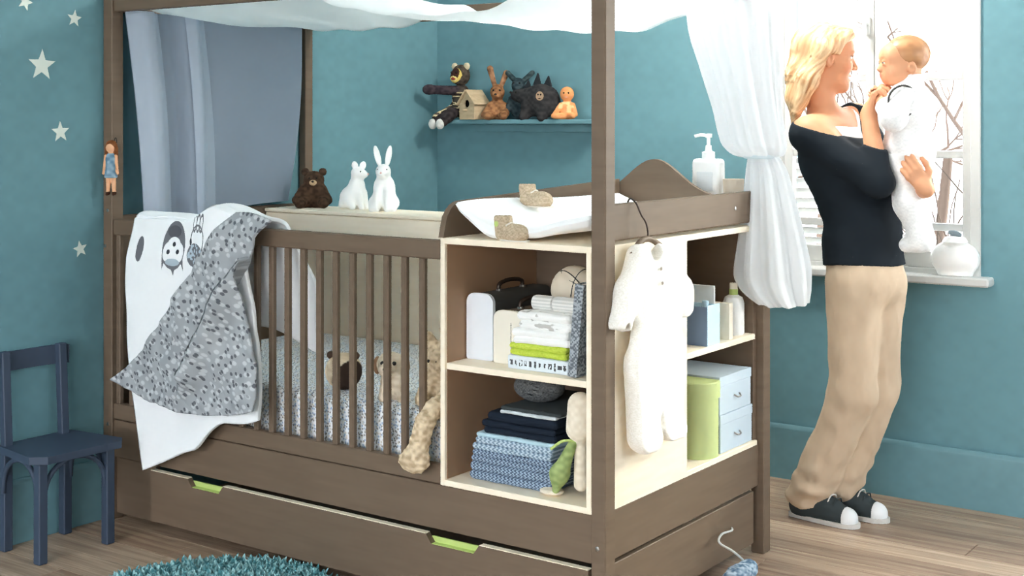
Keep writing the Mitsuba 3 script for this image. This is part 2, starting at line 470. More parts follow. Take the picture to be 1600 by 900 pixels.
kp('end_panel', bx(-.036, -.018, .051, .484, .353, 1.0545), 'm_cream', label='plain cream end panel')
kp('shelf', bx(-.40, -.019, .484, .944, .690, .708), 'm_cream')
kp('back_lining', bx(-.42, -.40, YD, .962, .366, 1.036), 'm_brown')
kp('side_panel', bx(-.40, -.026, .946, .966, .366, 1.036), 'm_brown', label='brown side board')
kp('end_board', bx(-.040, -.019, .051, .9665, 1.064, 1.163, .004), 'm_brown')
ys = np.linspace(-.006, .965, 60)
zc = 1.054 + .10 * (1 - np.clip(1 - (ys + .006) / .085, 0, 1) ** 2) ** .5 + .034 * np.clip((ys - .05) / .9, 0, 1)
kp('curved_board', prism([(-.006, 1.0545)] + list(zip(ys, zc)) + [(.965, 1.0545)], .018, (XC0, 0, 0), 'yz'), 'm_brown', 30, label='dark curved side board of the tray')
xs = np.linspace(XC0, -.046, 60)
zh = 1.128 + .122 * np.exp(-((xs + .405) / .135) ** 2) + .01 * np.exp(-((xs + .3) / .2) ** 2)
kp('back_board', prism([(XC0, 1.0545)] + list(zip(xs, zh)) + [(-.046, 1.0545)], .018, (0, .968, 0), 'xz'), 'm_brown', 30, label='brown back board with a rounded hump')
kp('rear_ledge', bx(XC0, -.05, CW + .002, CW + .15, 1.085, 1.103), 'm_brown')

# ------------------------------------------------------------------ sight lines measured in the photograph, met with a plane of the room
CR = np.array([math.cos(CA), math.sin(CA), 0.0])
def _ray(px, py): return CR * ((px - 800) / 2085) + FWD + np.array([0, 0, (192 - py) / 2085])
def fx(px, py, x): d = _ray(px, py); return CAM + d * (x - CAM[0]) / d[0]
def fy(px, py, y): d = _ray(px, py); return CAM + d * (y - CAM[1]) / d[1]
def fd(px, py, D): return CAM + _ray(px, py) * D


# ------------------------------------------------------------------ star decals
def star(r, a0=90):
    a = np.radians(a0 + 36 * np.arange(10)); R = np.where(np.arange(10) % 2 == 0, r, r * .42)
    return prism(Polygon(np.stack([R * np.cos(a), R * np.sin(a)], 1)), .002, (0, 0, 0), 'yz')
for px, pz, r, t, s in ((65, 102, .054, 88, 'largest of the pale star decals on the teal wall'), (94, 206, .037, 93, 'pale star decal below the largest star on the teal wall'),
                        (116, 29, .030, 84, 'pale star decal above and right of the largest star'), (39, 3, .030, 70, 'pale star decal cut by the top of the picture'),
                        (125, 389, .030, 100, 'dimmest lowest pale star decal on the teal wall above the chair')):
    c = fx(px, pz, XL); add('star_decal', xf(star(r, t), (XL + .0005, c[1], c[2])), 'm_star', label=s, cat='star', group='star decals on the teal wall')

# ------------------------------------------------------------------ child's chair
mat('m_chair', srgb(58, 70, 88), .5)
H = 'child_chair'
lab(H, 'small dark blue wooden child chair standing by the teal wall', 'chair')
def hp(n, m, sm=False): return add(f'{H}__{n}', m, 'm_chair', sm)
cx0, cx1, cy0, cy1, cz = -2.03, -1.785, -.445, -.165, .315
hp('seat', prism(Polygon([(cx0, cy0 + .02), (cx1 - .03, cy0 - .015), (cx1 + .012, cy0 + .02), (cx1 + .02, cy1 + .01), (cx1 - .01, cy1 + .035), (cx0, cy1 + .01)]).buffer(.004), .024, (0, 0, cz)))
for x, y in ((cx1 - .035, cy0), (cx1 - .035, cy1 - .025), (cx0 + .005, cy0 + .015), (cx0 + .005, cy1 - .04)):
    hp('leg', bx(x, x + .032, y, y + .032, 0, cz, .003))
for y in (cy0 + .02, cy1 - .045):
    hp('back_post', xf(bx(-.014, .014, 0, .03, 0, .305, .003), (cx0 + .02, y, cz + .02), ry=-3))
arc = [(.5 * math.cos(t) * .262, math.sin(t) * .03) for t in np.linspace(math.pi, 0, 12)]
back = np.array([(cx0 + .025 - b, (cy0 + cy1) / 2 - .004 + 1.08 * a) for a, b in arc])
hp('back_rail', prism(Polygon(np.vstack([back, back[::-1] + np.array([-.018, 0])])), .062, (-.012, 0, cz + .255)))
def brace(p0, p1, ztop, r):
    a = np.array(p0); b = np.array(p1); t = np.linspace(0, np.pi, 18); mid = (a + b) / 2; h = (b - a) / 2
    return tube([np.append(mid + h * math.cos(q), ztop - r + r * math.sin(q) ** .8) for q in t], .0085, 8)
xl, xr = cx0 + .02, cx1 - .02
for p0, p1 in (((xr, cy0 + .03), (xr, cy1 - .02)), ((xl + .012, cy0 + .014), (xr - .012, cy0 + .014)), ((xl + .012, cy1 - .012), (xr - .012, cy1 - .012))):
    hp('curved_brace', brace(p0, p1, cz - .004, .12), True)

# ------------------------------------------------------------------ shaggy round rug
mat('m_rug', mikit.proc(lambda p, n, uv: mix(srgb(84, 142, 150), srgb(170, 212, 214), smoothstep(.25, .8, noise(p.x * 130, p.y * 130, p.z * 60)))), 1.0, spec=.05)
RC = np.array([-1.06, -.42]); RR = .40
lab('shaggy_rug', 'round teal shaggy rug on the floor before the drawer', 'rug')
add('shaggy_rug__backing', lathe([(0, 0), (RR, 0), (RR, .012), (0, .014)], (RC[0], RC[1], .0005), 64), 'm_rug')
N = 9000
a = rng.uniform(0, 2 * np.pi, N); r = RR * np.sqrt(rng.uniform(0, 1, N)) + .005
bxy = np.stack([RC[0] + r * np.cos(a), RC[1] + r * np.sin(a)], 1)
ta = rng.uniform(0, 2 * np.pi, N); lean = rng.uniform(.004, .016, N); hh = rng.uniform(.026, .042, N)
w = .0055
V = np.zeros((N, 6, 3)); dirx = np.stack([np.cos(ta + 1.5), np.sin(ta + 1.5)], 1); dl = np.stack([np.cos(ta), np.sin(ta)], 1) * lean[:, None]
V[:, 0, :2] = bxy - dirx * w; V[:, 1, :2] = bxy + dirx * w; V[:, 2, :2] = bxy + dl * .5 + np.stack([-dirx[:, 1], dirx[:, 0]], 1) * w; V[:, :3, 2] = .008
V[:, 3, :2] = bxy + dl - dirx * w * .8; V[:, 4, :2] = bxy + dl + dirx * w * .8; V[:, 5, :2] = bxy + 1.6 * dl; V[:, 3:5, 2] = hh[:, None] * .8; V[:, 5, 2] = hh
f0 = np.array([(0, 1, 4), (0, 4, 3), (1, 2, 4), (2, 5, 4), (2, 0, 3), (2, 3, 5), (3, 4, 5)])
add('shaggy_rug__pile', trimesh.Trimesh(V.reshape(-1, 3), (f0[None] + 6 * np.arange(N)[:, None, None]).reshape(-1, 3), process=False), 'm_rug', kind='stuff')

# ------------------------------------------------------------------ canopy cloth and curtains
def thin(key, col, trans, rough=.6):
    scene[key] = {'type': 'principledthin', 'base_color': rgb(*col), 'roughness': rough, 'diff_trans': trans, 'eta': 1.3, 'spec_trans': 0.0}
thin('m_canopy', srgb(226, 236, 240), .9)
thin('m_sheer', srgb(244, 246, 248), 1.0)
thin('m_left_curtain', srgb(164, 176, 192), .55)
bxp = np.array([-2.06, -1.95, -1.75, -1.55, -1.38, -1.24, -1.08, -.88, -.66, -.47, -.30, -.12, 0.0])
bzp = np.array([1.762, 1.755, 1.748, 1.750, 1.775, 1.820, 1.763, 1.716, 1.696, 1.694, 1.738, 1.79, 1.815])
from scipy.interpolate import PchipInterpolator
zback = PchipInterpolator(bxp, bzp)
def canopy(u, v):
    x = -2.012 + 1.998 * u; y = .045 + .945 * v
    lift = np.clip(1 - (y - .045) / .28, 0, 1) ** 2 * np.clip(1.2 - (x + 2.06) / .9, 0, 1)
    z = zback(x) + .075 * lift + .006 * np.sin(9 * v + 5 * u) * np.sin(np.pi * v) + .004 * np.sin(60 * u + 9 * v * v)
    return x, y, z
m, _ = sheet(canopy, 140, 60)
add('canopy_cloth', m, 'm_canopy', True, label='sheer white cloth draped in two swags over the crib canopy rails', cat='canopy')

def lcurt(u, v):
    yt = .04 + .885 * u; yb = .115 + .735 * u
    y = yt + (yb - yt) * v + .012 * np.sin(3 * v) * u
    fold = .030 * np.exp(-((u - .075) / .05) ** 4) + .034 * np.exp(-((u - .30) / .055) ** 4) - .016 * np.exp(-((u - .18) / .05) ** 2) + .006 * np.sin(14 * u + 2 * v) * (.4 + v)
    x = -1.998 + fold + .012 * np.sin(np.pi * v) + .01 * np.sin(2.5 * u + 1)
    return x, y, 1.772 - (.715 + .012 * np.sin(5 * u)) * v
m, _ = sheet(lcurt, 120, 60)
lab('bed_curtain', 'sheer grey blue curtain hanging at the head end of the crib', 'curtain')
add('bed_curtain__cloth', m, 'm_left_curtain', True)
thin('m_pleat', srgb(190, 202, 217), .55)
for a0, a1, c0_, c1_ in ((.0, .0, .17, .20), (.27, .30, .40, .45)):
    def pleat(u, v):
        s = (a0 + (a1 - a0) * v) * (1 - u) + (c0_ + (c1_ - c0_) * v) * u
        x, y, z = lcurt(s, v)
        return x + .012 * np.sin(np.pi * u) + .004, y, z
    add('bed_curtain__pleat', sheet(pleat, 24, 50)[0], 'm_pleat', True, label='lighter doubled fold')

def rcurt(prof, k, folds, amp, d0=4.28, seed=0):
    """prof: rows (left px, right px, py, depth half-width); the gathered cloth goes round the post."""
    P = np.array(prof, float)
    def fn(u, v):
        t = v * (len(P) - 1)
        col = lambda j: PchipInterpolator(np.arange(len(P)), P[:, j])(t)
        l, r, yy, dh = col(0), col(1), col(2), col(3)
        th = 2 * np.pi * u
        rad = 1 + amp * np.sin(folds * th + 2.2 * v + seed) + .5 * amp * np.sin((folds * 2 + 1) * th + 3 * v)
        pxs = (l + r) / 2 + (r - l) / 2 * np.cos(th) * np.clip(rad, .6, 1.08)
        dd = d0 - dh * np.sin(th) * rad
        q = CAM + CR * ((pxs - 800) / 2085)[..., None] * dd[..., None] + FWD * dd[..., None] + np.array([0, 0, 1.0]) * ((192 - yy) / 2085 * d0)[..., None]
        return q
    return sheet(fn, 160, k)[0]
Rk = 'post_curtain'
lab(Rk, 'sheer white curtain tied back around the rear crib post by the window', 'curtain')
add(Rk + '__upper_drape', rcurt([(1074, 1212, -30, .10), (1079, 1212, 40, .10), (1098, 1214, 110, .10), (1116, 1218, 170, .10), (1130, 1226, 225, .10), (1150, 1222, 243, .06), (1165, 1205, 246, .03)], 50, 9, .10), 'm_sheer', True)
add(Rk + '__lower_drape', rcurt([(1172, 1208, 238, .03), (1168, 1226, 262, .05), (1164, 1240, 310, .08), (1157, 1254, 370, .10), (1150, 1264, 425, .12), (1158, 1264, 448, .12), (1186, 1262, 474, .11)], 50, 8, .13, seed=1.3), 'm_sheer', True)
ring = [fd(1187 + 24 * math.cos(t), 243 + 2 * math.sin(t), 4.28 - .055 * math.sin(t)) for t in np.linspace(0, 2 * np.pi, 28, endpoint=False)]
add(Rk + '__tie', tube(ring, .008, 8, True), 'm_canopy', True, label='narrow tie band')

# ------------------------------------------------------------------ mattress and duvet
def sheet_print(p, n, uv):
    a, b, c = voronoi((p.x + p.y) * 115, p.z * 115 + p.y * 90)
    k = smoothstep(.46, .26, a) * .8
    col = dr.select(c < .45, mi.Color3f(*srgb(96, 92, 88)), dr.select(c < .75, mi.Color3f(*srgb(126, 160, 196)), mi.Color3f(*srgb(208, 200, 186))))
    return mix(srgb(232, 235, 238), col, k)
mat('m_sheet', mikit.proc(sheet_print), .9, spec=.1)
add('mattress', rbox((-1.285, .50, .465), (1.41, .90, .155), .03, 16), 'm_sheet', 40, label='crib mattress in a small speckled blue and grey fitted sheet', cat='mattress')

def duvet_white(p, n, uv):
    """Printed white cloth: a grey blob, an animal in a grey hood, an outlined rabbit."""
    x, z = p.x, p.z
    base = mi.Color3f(*srgb(243, 245, 247))
    def e(cx, cz, rx, rz): return dr.sqrt(dr.square((x - cx) / rx) + dr.square((z - cz) / rz))
    grey = mi.Color3f(*srgb(112, 114, 120)); dark = mi.Color3f(*srgb(58, 60, 66)); pale = mi.Color3f(*srgb(176, 190, 200))
    front = p.y < .0
    col = base
    d = e(B[0][0], B[0][1], .020, .042); col = dr.select(d < 1, grey, col)
    bx_, bz_ = B[1]
    hood = (e(bx_, bz_ + .0, .052, .080) < 1) & (z > bz_ - .095) | ((dr.abs(x - bx_) < .046) & (z < bz_) & (z > bz_ - .10 + .05 * dr.abs(dr.sin((x - bx_) * 60))))
    col = dr.select(hood, grey, col)
    col = dr.select(e(bx_ - .004, bz_ + .045, .032, .02) < 1, mi.Color3f(*srgb(88, 90, 96)), col)
    col = dr.select((e(bx_ - .020, bz_ - .022, .026, .034) < 1) | (e(bx_ + .020, bz_ - .022, .026, .034) < 1) | (e(bx_, bz_, .03, .028) < 1), base, col)
    for q in ((.0, .004), (-.022, -.022), (.018, -.020)): col = dr.select(e(bx_ + q[0], bz_ + q[1], .007, .008) < 1, dark, col)
    col = dr.select((e(bx_, bz_ - .055, .03, .012) < 1), pale, col)
    rx_, rz_ = B[2]
    o = e(rx_, rz_, .036, .050); col = dr.select((o > .9) & (o < 1.02), grey, col)
    for q in (-.018, .0, .018):
        o = e(rx_ + q, rz_ + .055, .010, .030); col = dr.select((o > .72) & (o < 1.05), grey, col)
    col = dr.select((e(rx_ - .01, rz_ - .05, .04, .04) < 1), mix(pale, grey, smoothstep(.45, .6, noise(x * 160, z * 160))), col)
    col = dr.select(e(rx_ - .034, rz_ - .006, .006, .011) < 1, dark, col)
    return dr.select(front, col, base)
B = [[float(t) for t in fy(a, b, -.03)[[0, 2]]] for a, b in ((227, 388), (278, 383), (315, 375))]
mat('m_duvet_white', mikit.proc(duvet_white), .95, spec=.05)
def duvet_grey(p, n, uv):
    a, b, c = voronoi(p.x * 46 + p.z * 12, p.z * 42)
    a2, _, c2 = voronoi(p.x * 36 + 9, p.z * 42 + p.x * 8)
    base = mix(srgb(146, 150, 155), srgb(172, 176, 180), fbm(p.x * 20, p.z * 20, 0, 2))
    base = mix(base, srgb(206, 209, 212), smoothstep(.34, .22, a2) * .6)
    return mix(base, srgb(78, 80, 88), smoothstep(.29, .19, a) * .85 * smoothstep(.25, .35, c))
mat('m_duvet_grey', mikit.proc(duvet_grey), .95, spec=.05)
def curve(pts):
    P = np.array(pts, float); t = np.concatenate([[0], np.cumsum(np.linalg.norm(np.diff(P, axis=0), axis=1))]); t /= t[-1]
    return lambda s: np.stack([PchipInterpolator(t, P[:, j])(s) for j in range(P.shape[1])], -1)
def w2(px, py, y=-.03): q = fy(px, py, y); return q[0], q[2]
Lc = curve([w2(211, 342), w2(206, 420), w2(208, 520), w2(218, 640), w2(232, 737)])
Rc = curve([w2(400, 350), w2(396, 420), w2(410, 500), w2(412, 600), w2(408, 662)])
def duvet(u, v):
    """v: 0 inside hem, .3 over the rail, 1 front hem."""
    s = np.clip((v - .3) / .7, 0, 1)
    l, r = Lc(s), Rc(s)
    x = l[..., 0] * (1 - u) + r[..., 0] * u; z = l[..., 1] * (1 - u) + r[..., 1] * u
    hump = .040 * np.exp(-((u - .70) / .17) ** 2)
    ztop = 1.062 + hump - .012 * np.exp(-((u - .48) / .08) ** 2)
    z = ztop + (z - (l[..., 1] * 0 + 1.045)) * s ** .0 * (1.0) if False else ztop + (z - 1.052) * (s > 0) + 0.0
    bul = np.clip(s * 6, 0, 1)
    wob = meshkit.fbm(np.stack([u * 3, s * 4, 0 * u], -1), 3, 3) - .5
    y = -.018 - .020 * bul - .02 * wob * bul - .012 * np.sin(7 * u + 3 * s) * bul - .02 * np.exp(-((u - .7) / .2) ** 2) * np.exp(-((s - .12) / .15) ** 2)
    # over the rail and down inside
    q = np.clip((.3 - v) / .3, 0, 1)
    ov = v < .3
    ang = np.clip(q / .25, 0, 1) * np.pi
    yi = .018 - .036 * np.cos(ang); zi = ztop - .012 + (.012 + .006) * np.sin(ang) - np.clip((q - .25) / .75, 0, 1) * (.30 + .10 * u)
    xi = l[..., 0] * (1 - u) + (r[..., 0] + .17 * np.clip((q - .1) / .5, 0, 1)) * u
    y = np.where(ov, yi + .03 * np.clip(q - .3, 0, 1) * (1 + np.sin(9 * u)), y); z = np.where(ov, zi, z); x = np.where(ov, xi, x)
    return x, y, z
m, uv = sheet(duvet, 110, 190, .012)
lab('duvet', 'white baby duvet with animal print and folded back grey lining over the front rail', 'duvet')
add('duvet__cover', m, 'm_duvet_white', True)
GL = curve([w2(366, 340, -.06), w2(345, 368, -.06), w2(285, 470, -.06), w2(228, 550, -.06), w2(186, 590, -.06)])
GR = curve([w2(420, 352, -.06), w2(402, 385, -.06), w2(392, 430, -.06), w2(404, 520, -.06), w2(411, 600, -.06), w2(409, 640, -.06)])
c0, c1 = np.array(w2(394, 408, -.06)), np.array(w2(303, 592, -.06))
def flap(u, v):
    l, r = GL(v), GR(v)
    P = l * (1 - u)[..., None] + r * u[..., None]
    x, z = P[..., 0], P[..., 1]
    z = z - .055 * 4 * u * (1 - u) * v ** 3
    d = c1 - c0; L = np.linalg.norm(d); nrm = np.array([-d[1], d[0]]) / L
    a = ((x - c0[0]) * d[0] + (z - c0[1]) * d[1]) / L / L; s = (x - c0[0]) * nrm[0] + (z - c0[1]) * nrm[1]
    if True: s = -s
    on = np.clip(a * 4 + .6, 0, 1) * np.clip((1.12 - a) * 5, 0, 1)
    step = on * (.034 * np.exp(-(np.minimum(s, 0) / .055) ** 2) * (s < 0) - .020 * np.exp(-(np.maximum(s, 0) / .03) ** 2) * (s >= 0))
    wr = meshkit.fbm(np.stack([x * 9 + z * 6, z * 5, 0 * x], -1), 3, 9) - .5
    wr2 = meshkit.fbm(np.stack([x * 22, z * 16 - x * 12, 0 * x + 2], -1), 2, 4) - .5
    y = -.085 - 1.7 * step - .05 * wr - .016 * wr2 - .012 * np.sin(np.pi * v)
    top = np.clip(1 - v / .10, 0, 1)
    y = np.minimum(y, -.062); y = y * (1 - top) + (-.045) * top
    z = z + .020 * np.sin(np.pi * np.clip(1 - v / .2, 0, 1) * .5) * np.sin(np.pi * (.2 + .6 * u))
    return x, y, z
m, uv = sheet(flap, 130, 170, .009)
if np.mean(m.face_normals[:2000, 1]) > 0: pass
add('duvet__lining_flap', m, 'm_duvet_grey', True, label='folded back grey corner with small dark marks')

# ------------------------------------------------------------------ soft toys
def hsh(p, f, seed=0): return meshkit.noise(p * f, seed)
def furry(f, amp, freq, seed=0): return lambda p: f(p) - amp * (meshkit.noise(p * freq, seed) - .4)
def fur_colors(m, a, b, freq=90, seed=1):
    k = np.clip((meshkit.noise(np.array(m.vertices) * freq, seed) - .25) * 2, 0, 1)[:, None]
    return np.array(a) * (1 - k) + np.array(b) * k
def bounds(prims_pts, pad):
    P = np.array(prims_pts); return P.min(0) - pad, P.max(0) + pad
TURN = None      # (x, y, degrees): turns what a toy's helpers add about an upright axis
def turned(m):
    if TURN is None: return m
    a = math.radians(TURN[2]); c, s_ = math.cos(a), math.sin(a); v = np.array(m.vertices); d = v[:, :2] - np.array(TURN[:2])
    v[:, 0] = TURN[0] + c * d[:, 0] - s_ * d[:, 1]; v[:, 1] = TURN[1] + s_ * d[:, 0] + c * d[:, 1]; m.vertices = v
    return m
def soft(key, f, lo, hi, h, a, b=None, freq=90, matk='m_vc_soft', label=None, paint=None):
    m = nets(f, lo, hi, h)
    c = fur_colors(m, a, b if b is not None else a, freq)
    if paint is not None: c = paint(np.array(m.vertices), c)
    return add(key, turned(m), matk, True, label=label, color=c)
def ball(key, c, r, matk, n=2): 
    s = trimesh.creation.icosphere(subdivisions=n); s.vertices = s.vertices * np.broadcast_to(np.array(r, float), 3) + np.array(c)
    return add(key, turned(s), matk, True)
mat('m_eye', srgb(18, 15, 14), .2, spec=.5)
mat('m_pink', srgb(222, 170, 160), .7)
S = srgb


def at(c): return lambda x, y, z: np.array([c[0] + x, c[1] + y, c[2] + z])


# a toy looks towards -y (d = -1); local axes x right, y back, z up
# dark brown bear on the shelf box
o = at((-1.885, .870, 1.046)); k = 'bear_plush'; TURN = (-1.885, .87, 38)
lab(k, 'small dark brown teddy bear sitting on the pale shelf box by the rear post', 'teddy bear')
f = blend([ell(o(0, .0, .045), (.048, .040, .048)), ell(o(.004, -.006, .108), (.040, .037, .036)), cone(o(-.035, -.02, .07), o(-.062, -.035, .03), .019, .017), cone(o(.038, -.02, .07), o(.062, -.03, .03), .019, .017),
           cone(o(-.03, -.02, .024), o(-.045, -.075, .020), .022, .019), cone(o(.03, -.02, .024), o(.05, -.07, .020), .022, .019)], .02)
soft(k + '__body', furry(f, .004, 160), o(-.1, -.1, -.002), o(.1, .06, .15), .004, S(58, 44, 36), S(84, 64, 50))
for s in (-1, 1):
    soft(k + '__ear', ell(o(.004 + s * .034, .0, .140), (.016, .010, .016)), o(-.06, -.03, .11), o(.07, .03, .17), .003, S(60, 46, 38), S(84, 64, 52))
    ball(k + '__eye', o(.004 + s * .014, -.040, .117), .0035, 'm_eye')
soft(k + '__muzzle', ell(o(.004, -.040, .099), (.015, .014, .012)), o(-.03, -.07, .08), o(.04, -.01, .12), .003, S(176, 148, 118), S(196, 168, 136), label='pale muzzle')
ball(k + '__nose', o(.004, -.054, .104), (.005, .004, .004), 'm_eye')

# white ceramic cat and rabbit
o = at((-1.675, .885, 1.046)); k = 'ceramic_cat'; TURN = (-1.675, .885, 30)
lab(k, 'smaller white ceramic animal figurine with its head turned to the rabbit', 'figurine')
f = blend([ell(o(-.012, .005, .045), (.050, .034, .046)), ell(o(.006, 0, .085), (.033, .028, .045)), ell(o(.012, -.004, .140), (.028, .024, .025)), ell(o(.036, -.008, .134), (.016, .014, .012)),
           cone(o(.02, -.018, .06), o(.030, -.024, .006), .014, .011), cone(o(.03, .014, .06), o(.040, .012, .006), .014, .011), cone(o(-.02, -.02, .03), o(-.002, -.036, .008), .022, .010), cone(o(-.05, .0, .02), o(-.064, .02, .012), .014, .008)], .016)
add(k + '__body', turned(nets(f, o(-.1, -.06, .0), o(.08, .06, .18), .003)), 'm_white_ceramic', True)
for x, y, t in ((.0, -.006, -12), (.030, .0, 18)):
    add(k + '__ear', turned(xf(nets(ell((0, 0, .0), (.013, .007, .018)), (-.03, -.02, -.03), (.03, .02, .03), .0025), o(x, y, .168), ry=t)), 'm_white_ceramic', True)
ball(k + '__eye', o(.026, -.024, .146), .003, 'm_eye'); ball(k + '__nose', o(.052, -.009, .136), .004, 'm_pink')
o = at((-1.505, .86, 1.046)); k = 'ceramic_rabbit'; TURN = (-1.505, .86, 32)
lab(k, 'taller white ceramic rabbit figurine with upright ears on the shelf box', 'figurine')
f = blend([ell(o(0, .0, .040), (.050, .042, .044)), ell(o(0, .002, .085), (.042, .034, .055)), ell(o(-.003, -.006, .150), (.029, .030, .029)), ell(o(-.006, -.030, .142), (.018, .018, .015)),
           cone(o(-.02, -.03, .075), o(-.022, -.048, .008), .015, .012), cone(o(.018, -.03, .075), o(.018, -.048, .008), .015, .012), cone(o(-.036, -.01, .03), o(-.040, -.05, .010), .024, .012), cone(o(.036, -.01, .03), o(.040, -.048, .010), .024, .012)], .014)
add(k + '__body', turned(nets(f, o(-.09, -.09, .0), o(.09, .06, .2), .003)), 'm_white_ceramic', True)
for x, t in ((-.022, -14), (.016, 10)):
    e = nets(carve(ell((0, 0, 0), (.012, .009, .042)), ell((0, -.012, .002), (.007, .008, .034)), .003), (-.03, -.02, -.05), (.03, .02, .05), .0025)
    add(k + '__ear', turned(xf(e, o(x + (.0 if x > 0 else -.004), .0, .208), ry=t)), 'm_white_ceramic', True)
for s in (-1, 1): ball(k + '__eye', o(-.004 + s * .017, -.028, .158), .0032, 'm_eye')
ball(k + '__nose', o(-.006, -.047, .146), .0038, 'm_pink')

# fashion doll hanging on the front left post
o = at((-1.985, -.022, 1.13)); k = 'doll'; TURN = (-1.985, -.022, 30)
lab(k, 'small brown haired doll in a blue dress hanging on the dark front post', 'doll')
f = blend([ell(o(0, 0, .165), (.017, .016, .019)), cone(o(0, 0, .14), o(0, 0, .155), .006, .006), ell(o(0, 0, .118), (.017, .010, .028)), ell(o(0, 0, .085), (.016, .011, .016)),
           cone(o(-.008, 0, .08), o(-.010, 0, .008), .010, .006), cone(o(.008, 0, .08), o(.012, 0, .008), .010, .006), cone(o(-.018, 0, .135), o(-.025, -.004, .075), .006, .0045), cone(o(.018, 0, .135), o(.026, -.004, .075), .006, .0045),
           cone(o(-.010, 0, .008), o(-.010, -.012, .004), .006, .005), cone(o(.012, 0, .008), o(.014, -.012, .004), .006, .005)], .006)
def dp(v, c):
    z = v[:, 2] - 1.13; x = v[:, 0] + 1.985
    c[(z < .012)] = S(70, 46, 36)
    return c
soft(k + '__body', f, o(-.04, -.03, 0), o(.04, .03, .19), .0025, S(222, 168, 130), S(228, 176, 140), paint=dp)
f = blend([ell(o(0, .004, .170), (.020, .018, .021)), cone(o(-.014, .006, .16), o(-.017, .006, .118), .009, .006), cone(o(.014, .006, .16), o(.018, .006, .118), .009, .006)], .008)
soft(k + '__hair', carve(f, ell(o(0, -.018, .161), (.013, .016, .017)), .003), o(-.04, -.03, .09), o(.04, .04, .2), .0025, S(110, 66, 40), S(140, 88, 54))
f = blend([ell(o(0, 0, .122), (.0195, .013, .027)), cone(o(0, 0, .10), o(0, 0, .065), .017, .022)], .008)
soft(k + '__dress', carve(f, lambda p: (p[:, 2] - 1.13 - .060), .002), o(-.04, -.04, .04), o(.04, .04, .17), .0025, S(96, 128, 150), S(150, 172, 186))
add(k + '__loop', tube([(-1.985 + .006 * math.cos(t), -.002, 1.318 + .010 * math.sin(t)) for t in np.linspace(0, 2 * np.pi, 16, endpoint=False)], .0012, 6, True), 'm_black', True)

TURN = None
# ------------------------------------------------------------------ wall shelf and the toys on it
lab('wall_shelf', 'teal painted narrow wall shelf holding soft toys', 'shelf')
WS = 1.395
add('wall_shelf__board', bx(-1.895, -1.13, 1.745, YB, WS - .020, WS, .003), 'm_baseboard')
add('wall_shelf__cleat', bx(-1.86, -1.165, YB - .02, YB, WS - .055, WS - .02, .002), 'm_baseboard')

# striped tiger like plush with long limbs
o = at((-1.865, 1.80, WS)); k = 'striped_plush'
lab(k, 'long limbed dark plush with a yellow framed face at the wall shelf left end', 'plush toy')
def stripes(v, c):
    n = meshkit.noise(v * np.array([30, 30, 75.]), 4); m_ = n > .52
    c[m_] = S(206, 186, 150); c[n > .66] = S(40, 34, 30)
    return c
f = blend([cone(o(0, 0, .12), o(.01, .0, .05), .040, .045), cone(o(-.02, -.01, .05), o(-.075, -.075, .006), .026, .024)], .02)
soft(k + '__body', f, o(-.13, -.13, -.03), o(.08, .07, .19), .004, S(52, 46, 42), S(84, 76, 68), 60, paint=stripes)
f = blend([cone(o(.0, -.02, .13), o(-.10, -.085, .135), .022, .020), ell(o(-.112, -.098, .135), (.024, .024, .022))], .015)
soft(k + '__arm', f, o(-.16, -.14, .09), o(.04, .03, .18), .004, S(46, 40, 46), S(72, 62, 66))
f = blend([cone(o(-.02, -.05, .03), o(-.062, -.095, -.012), .024, .022), cone(o(.0, -.05, .03), o(-.028, -.098, -.012), .024, .022)], .01)
soft(k + '__leg', f, o(-.11, -.14, -.05), o(.05, .0, .07), .004, S(38, 34, 36), S(60, 54, 54))
for x in (-.072, -.030): soft(k + '__foot', ell(o(x, -.112, -.020), (.020, .018, .024)), o(x - .03, -.14, -.06), o(x + .03, -.08, .02), .003, S(196, 194, 190), S(214, 210, 204), label='pale foot sole')
def facep(v, c):
    d = v - o(-.005, -.03, .205); r = np.sqrt((d[:, 0] / .036) ** 2 + (d[:, 2] / .040) ** 2)
    fr_ = d[:, 1] < .0
    c[fr_ & (r < 1.0)] = S(214, 186, 104); c[fr_ & (r < .72)] = S(64, 42, 36)
    r2 = np.sqrt((d[:, 0] / .02) ** 2 + ((d[:, 2] + .022) / .012) ** 2); c[fr_ & (r2 < 1)] = S(224, 200, 130)
    c[fr_ & (np.sqrt((d[:, 0] / .012) ** 2 + ((d[:, 2] + .022) / .006) ** 2) < 1)] = S(150, 60, 50)
    return c
soft(k + '__head', blend([ell(o(0, .0, .200), (.044, .040, .048)), ell(o(-.004, -.03, .188), (.028, .022, .024))], .015), o(-.07, -.08, .13), o(.07, .06, .27), .003, S(58, 50, 44), S(90, 80, 70), paint=facep)
for s in (-1, 1):
    soft(k + '__ear', ell(o(s * .034, .0, .240), (.017, .010, .017)), o(-.07, -.03, .21), o(.07, .03, .27), .003, S(206, 190, 160), S(222, 208, 180))
    ball(k + '__eye', o(-.004 + s * .014, -.044, .212), .005, 'm_eye')

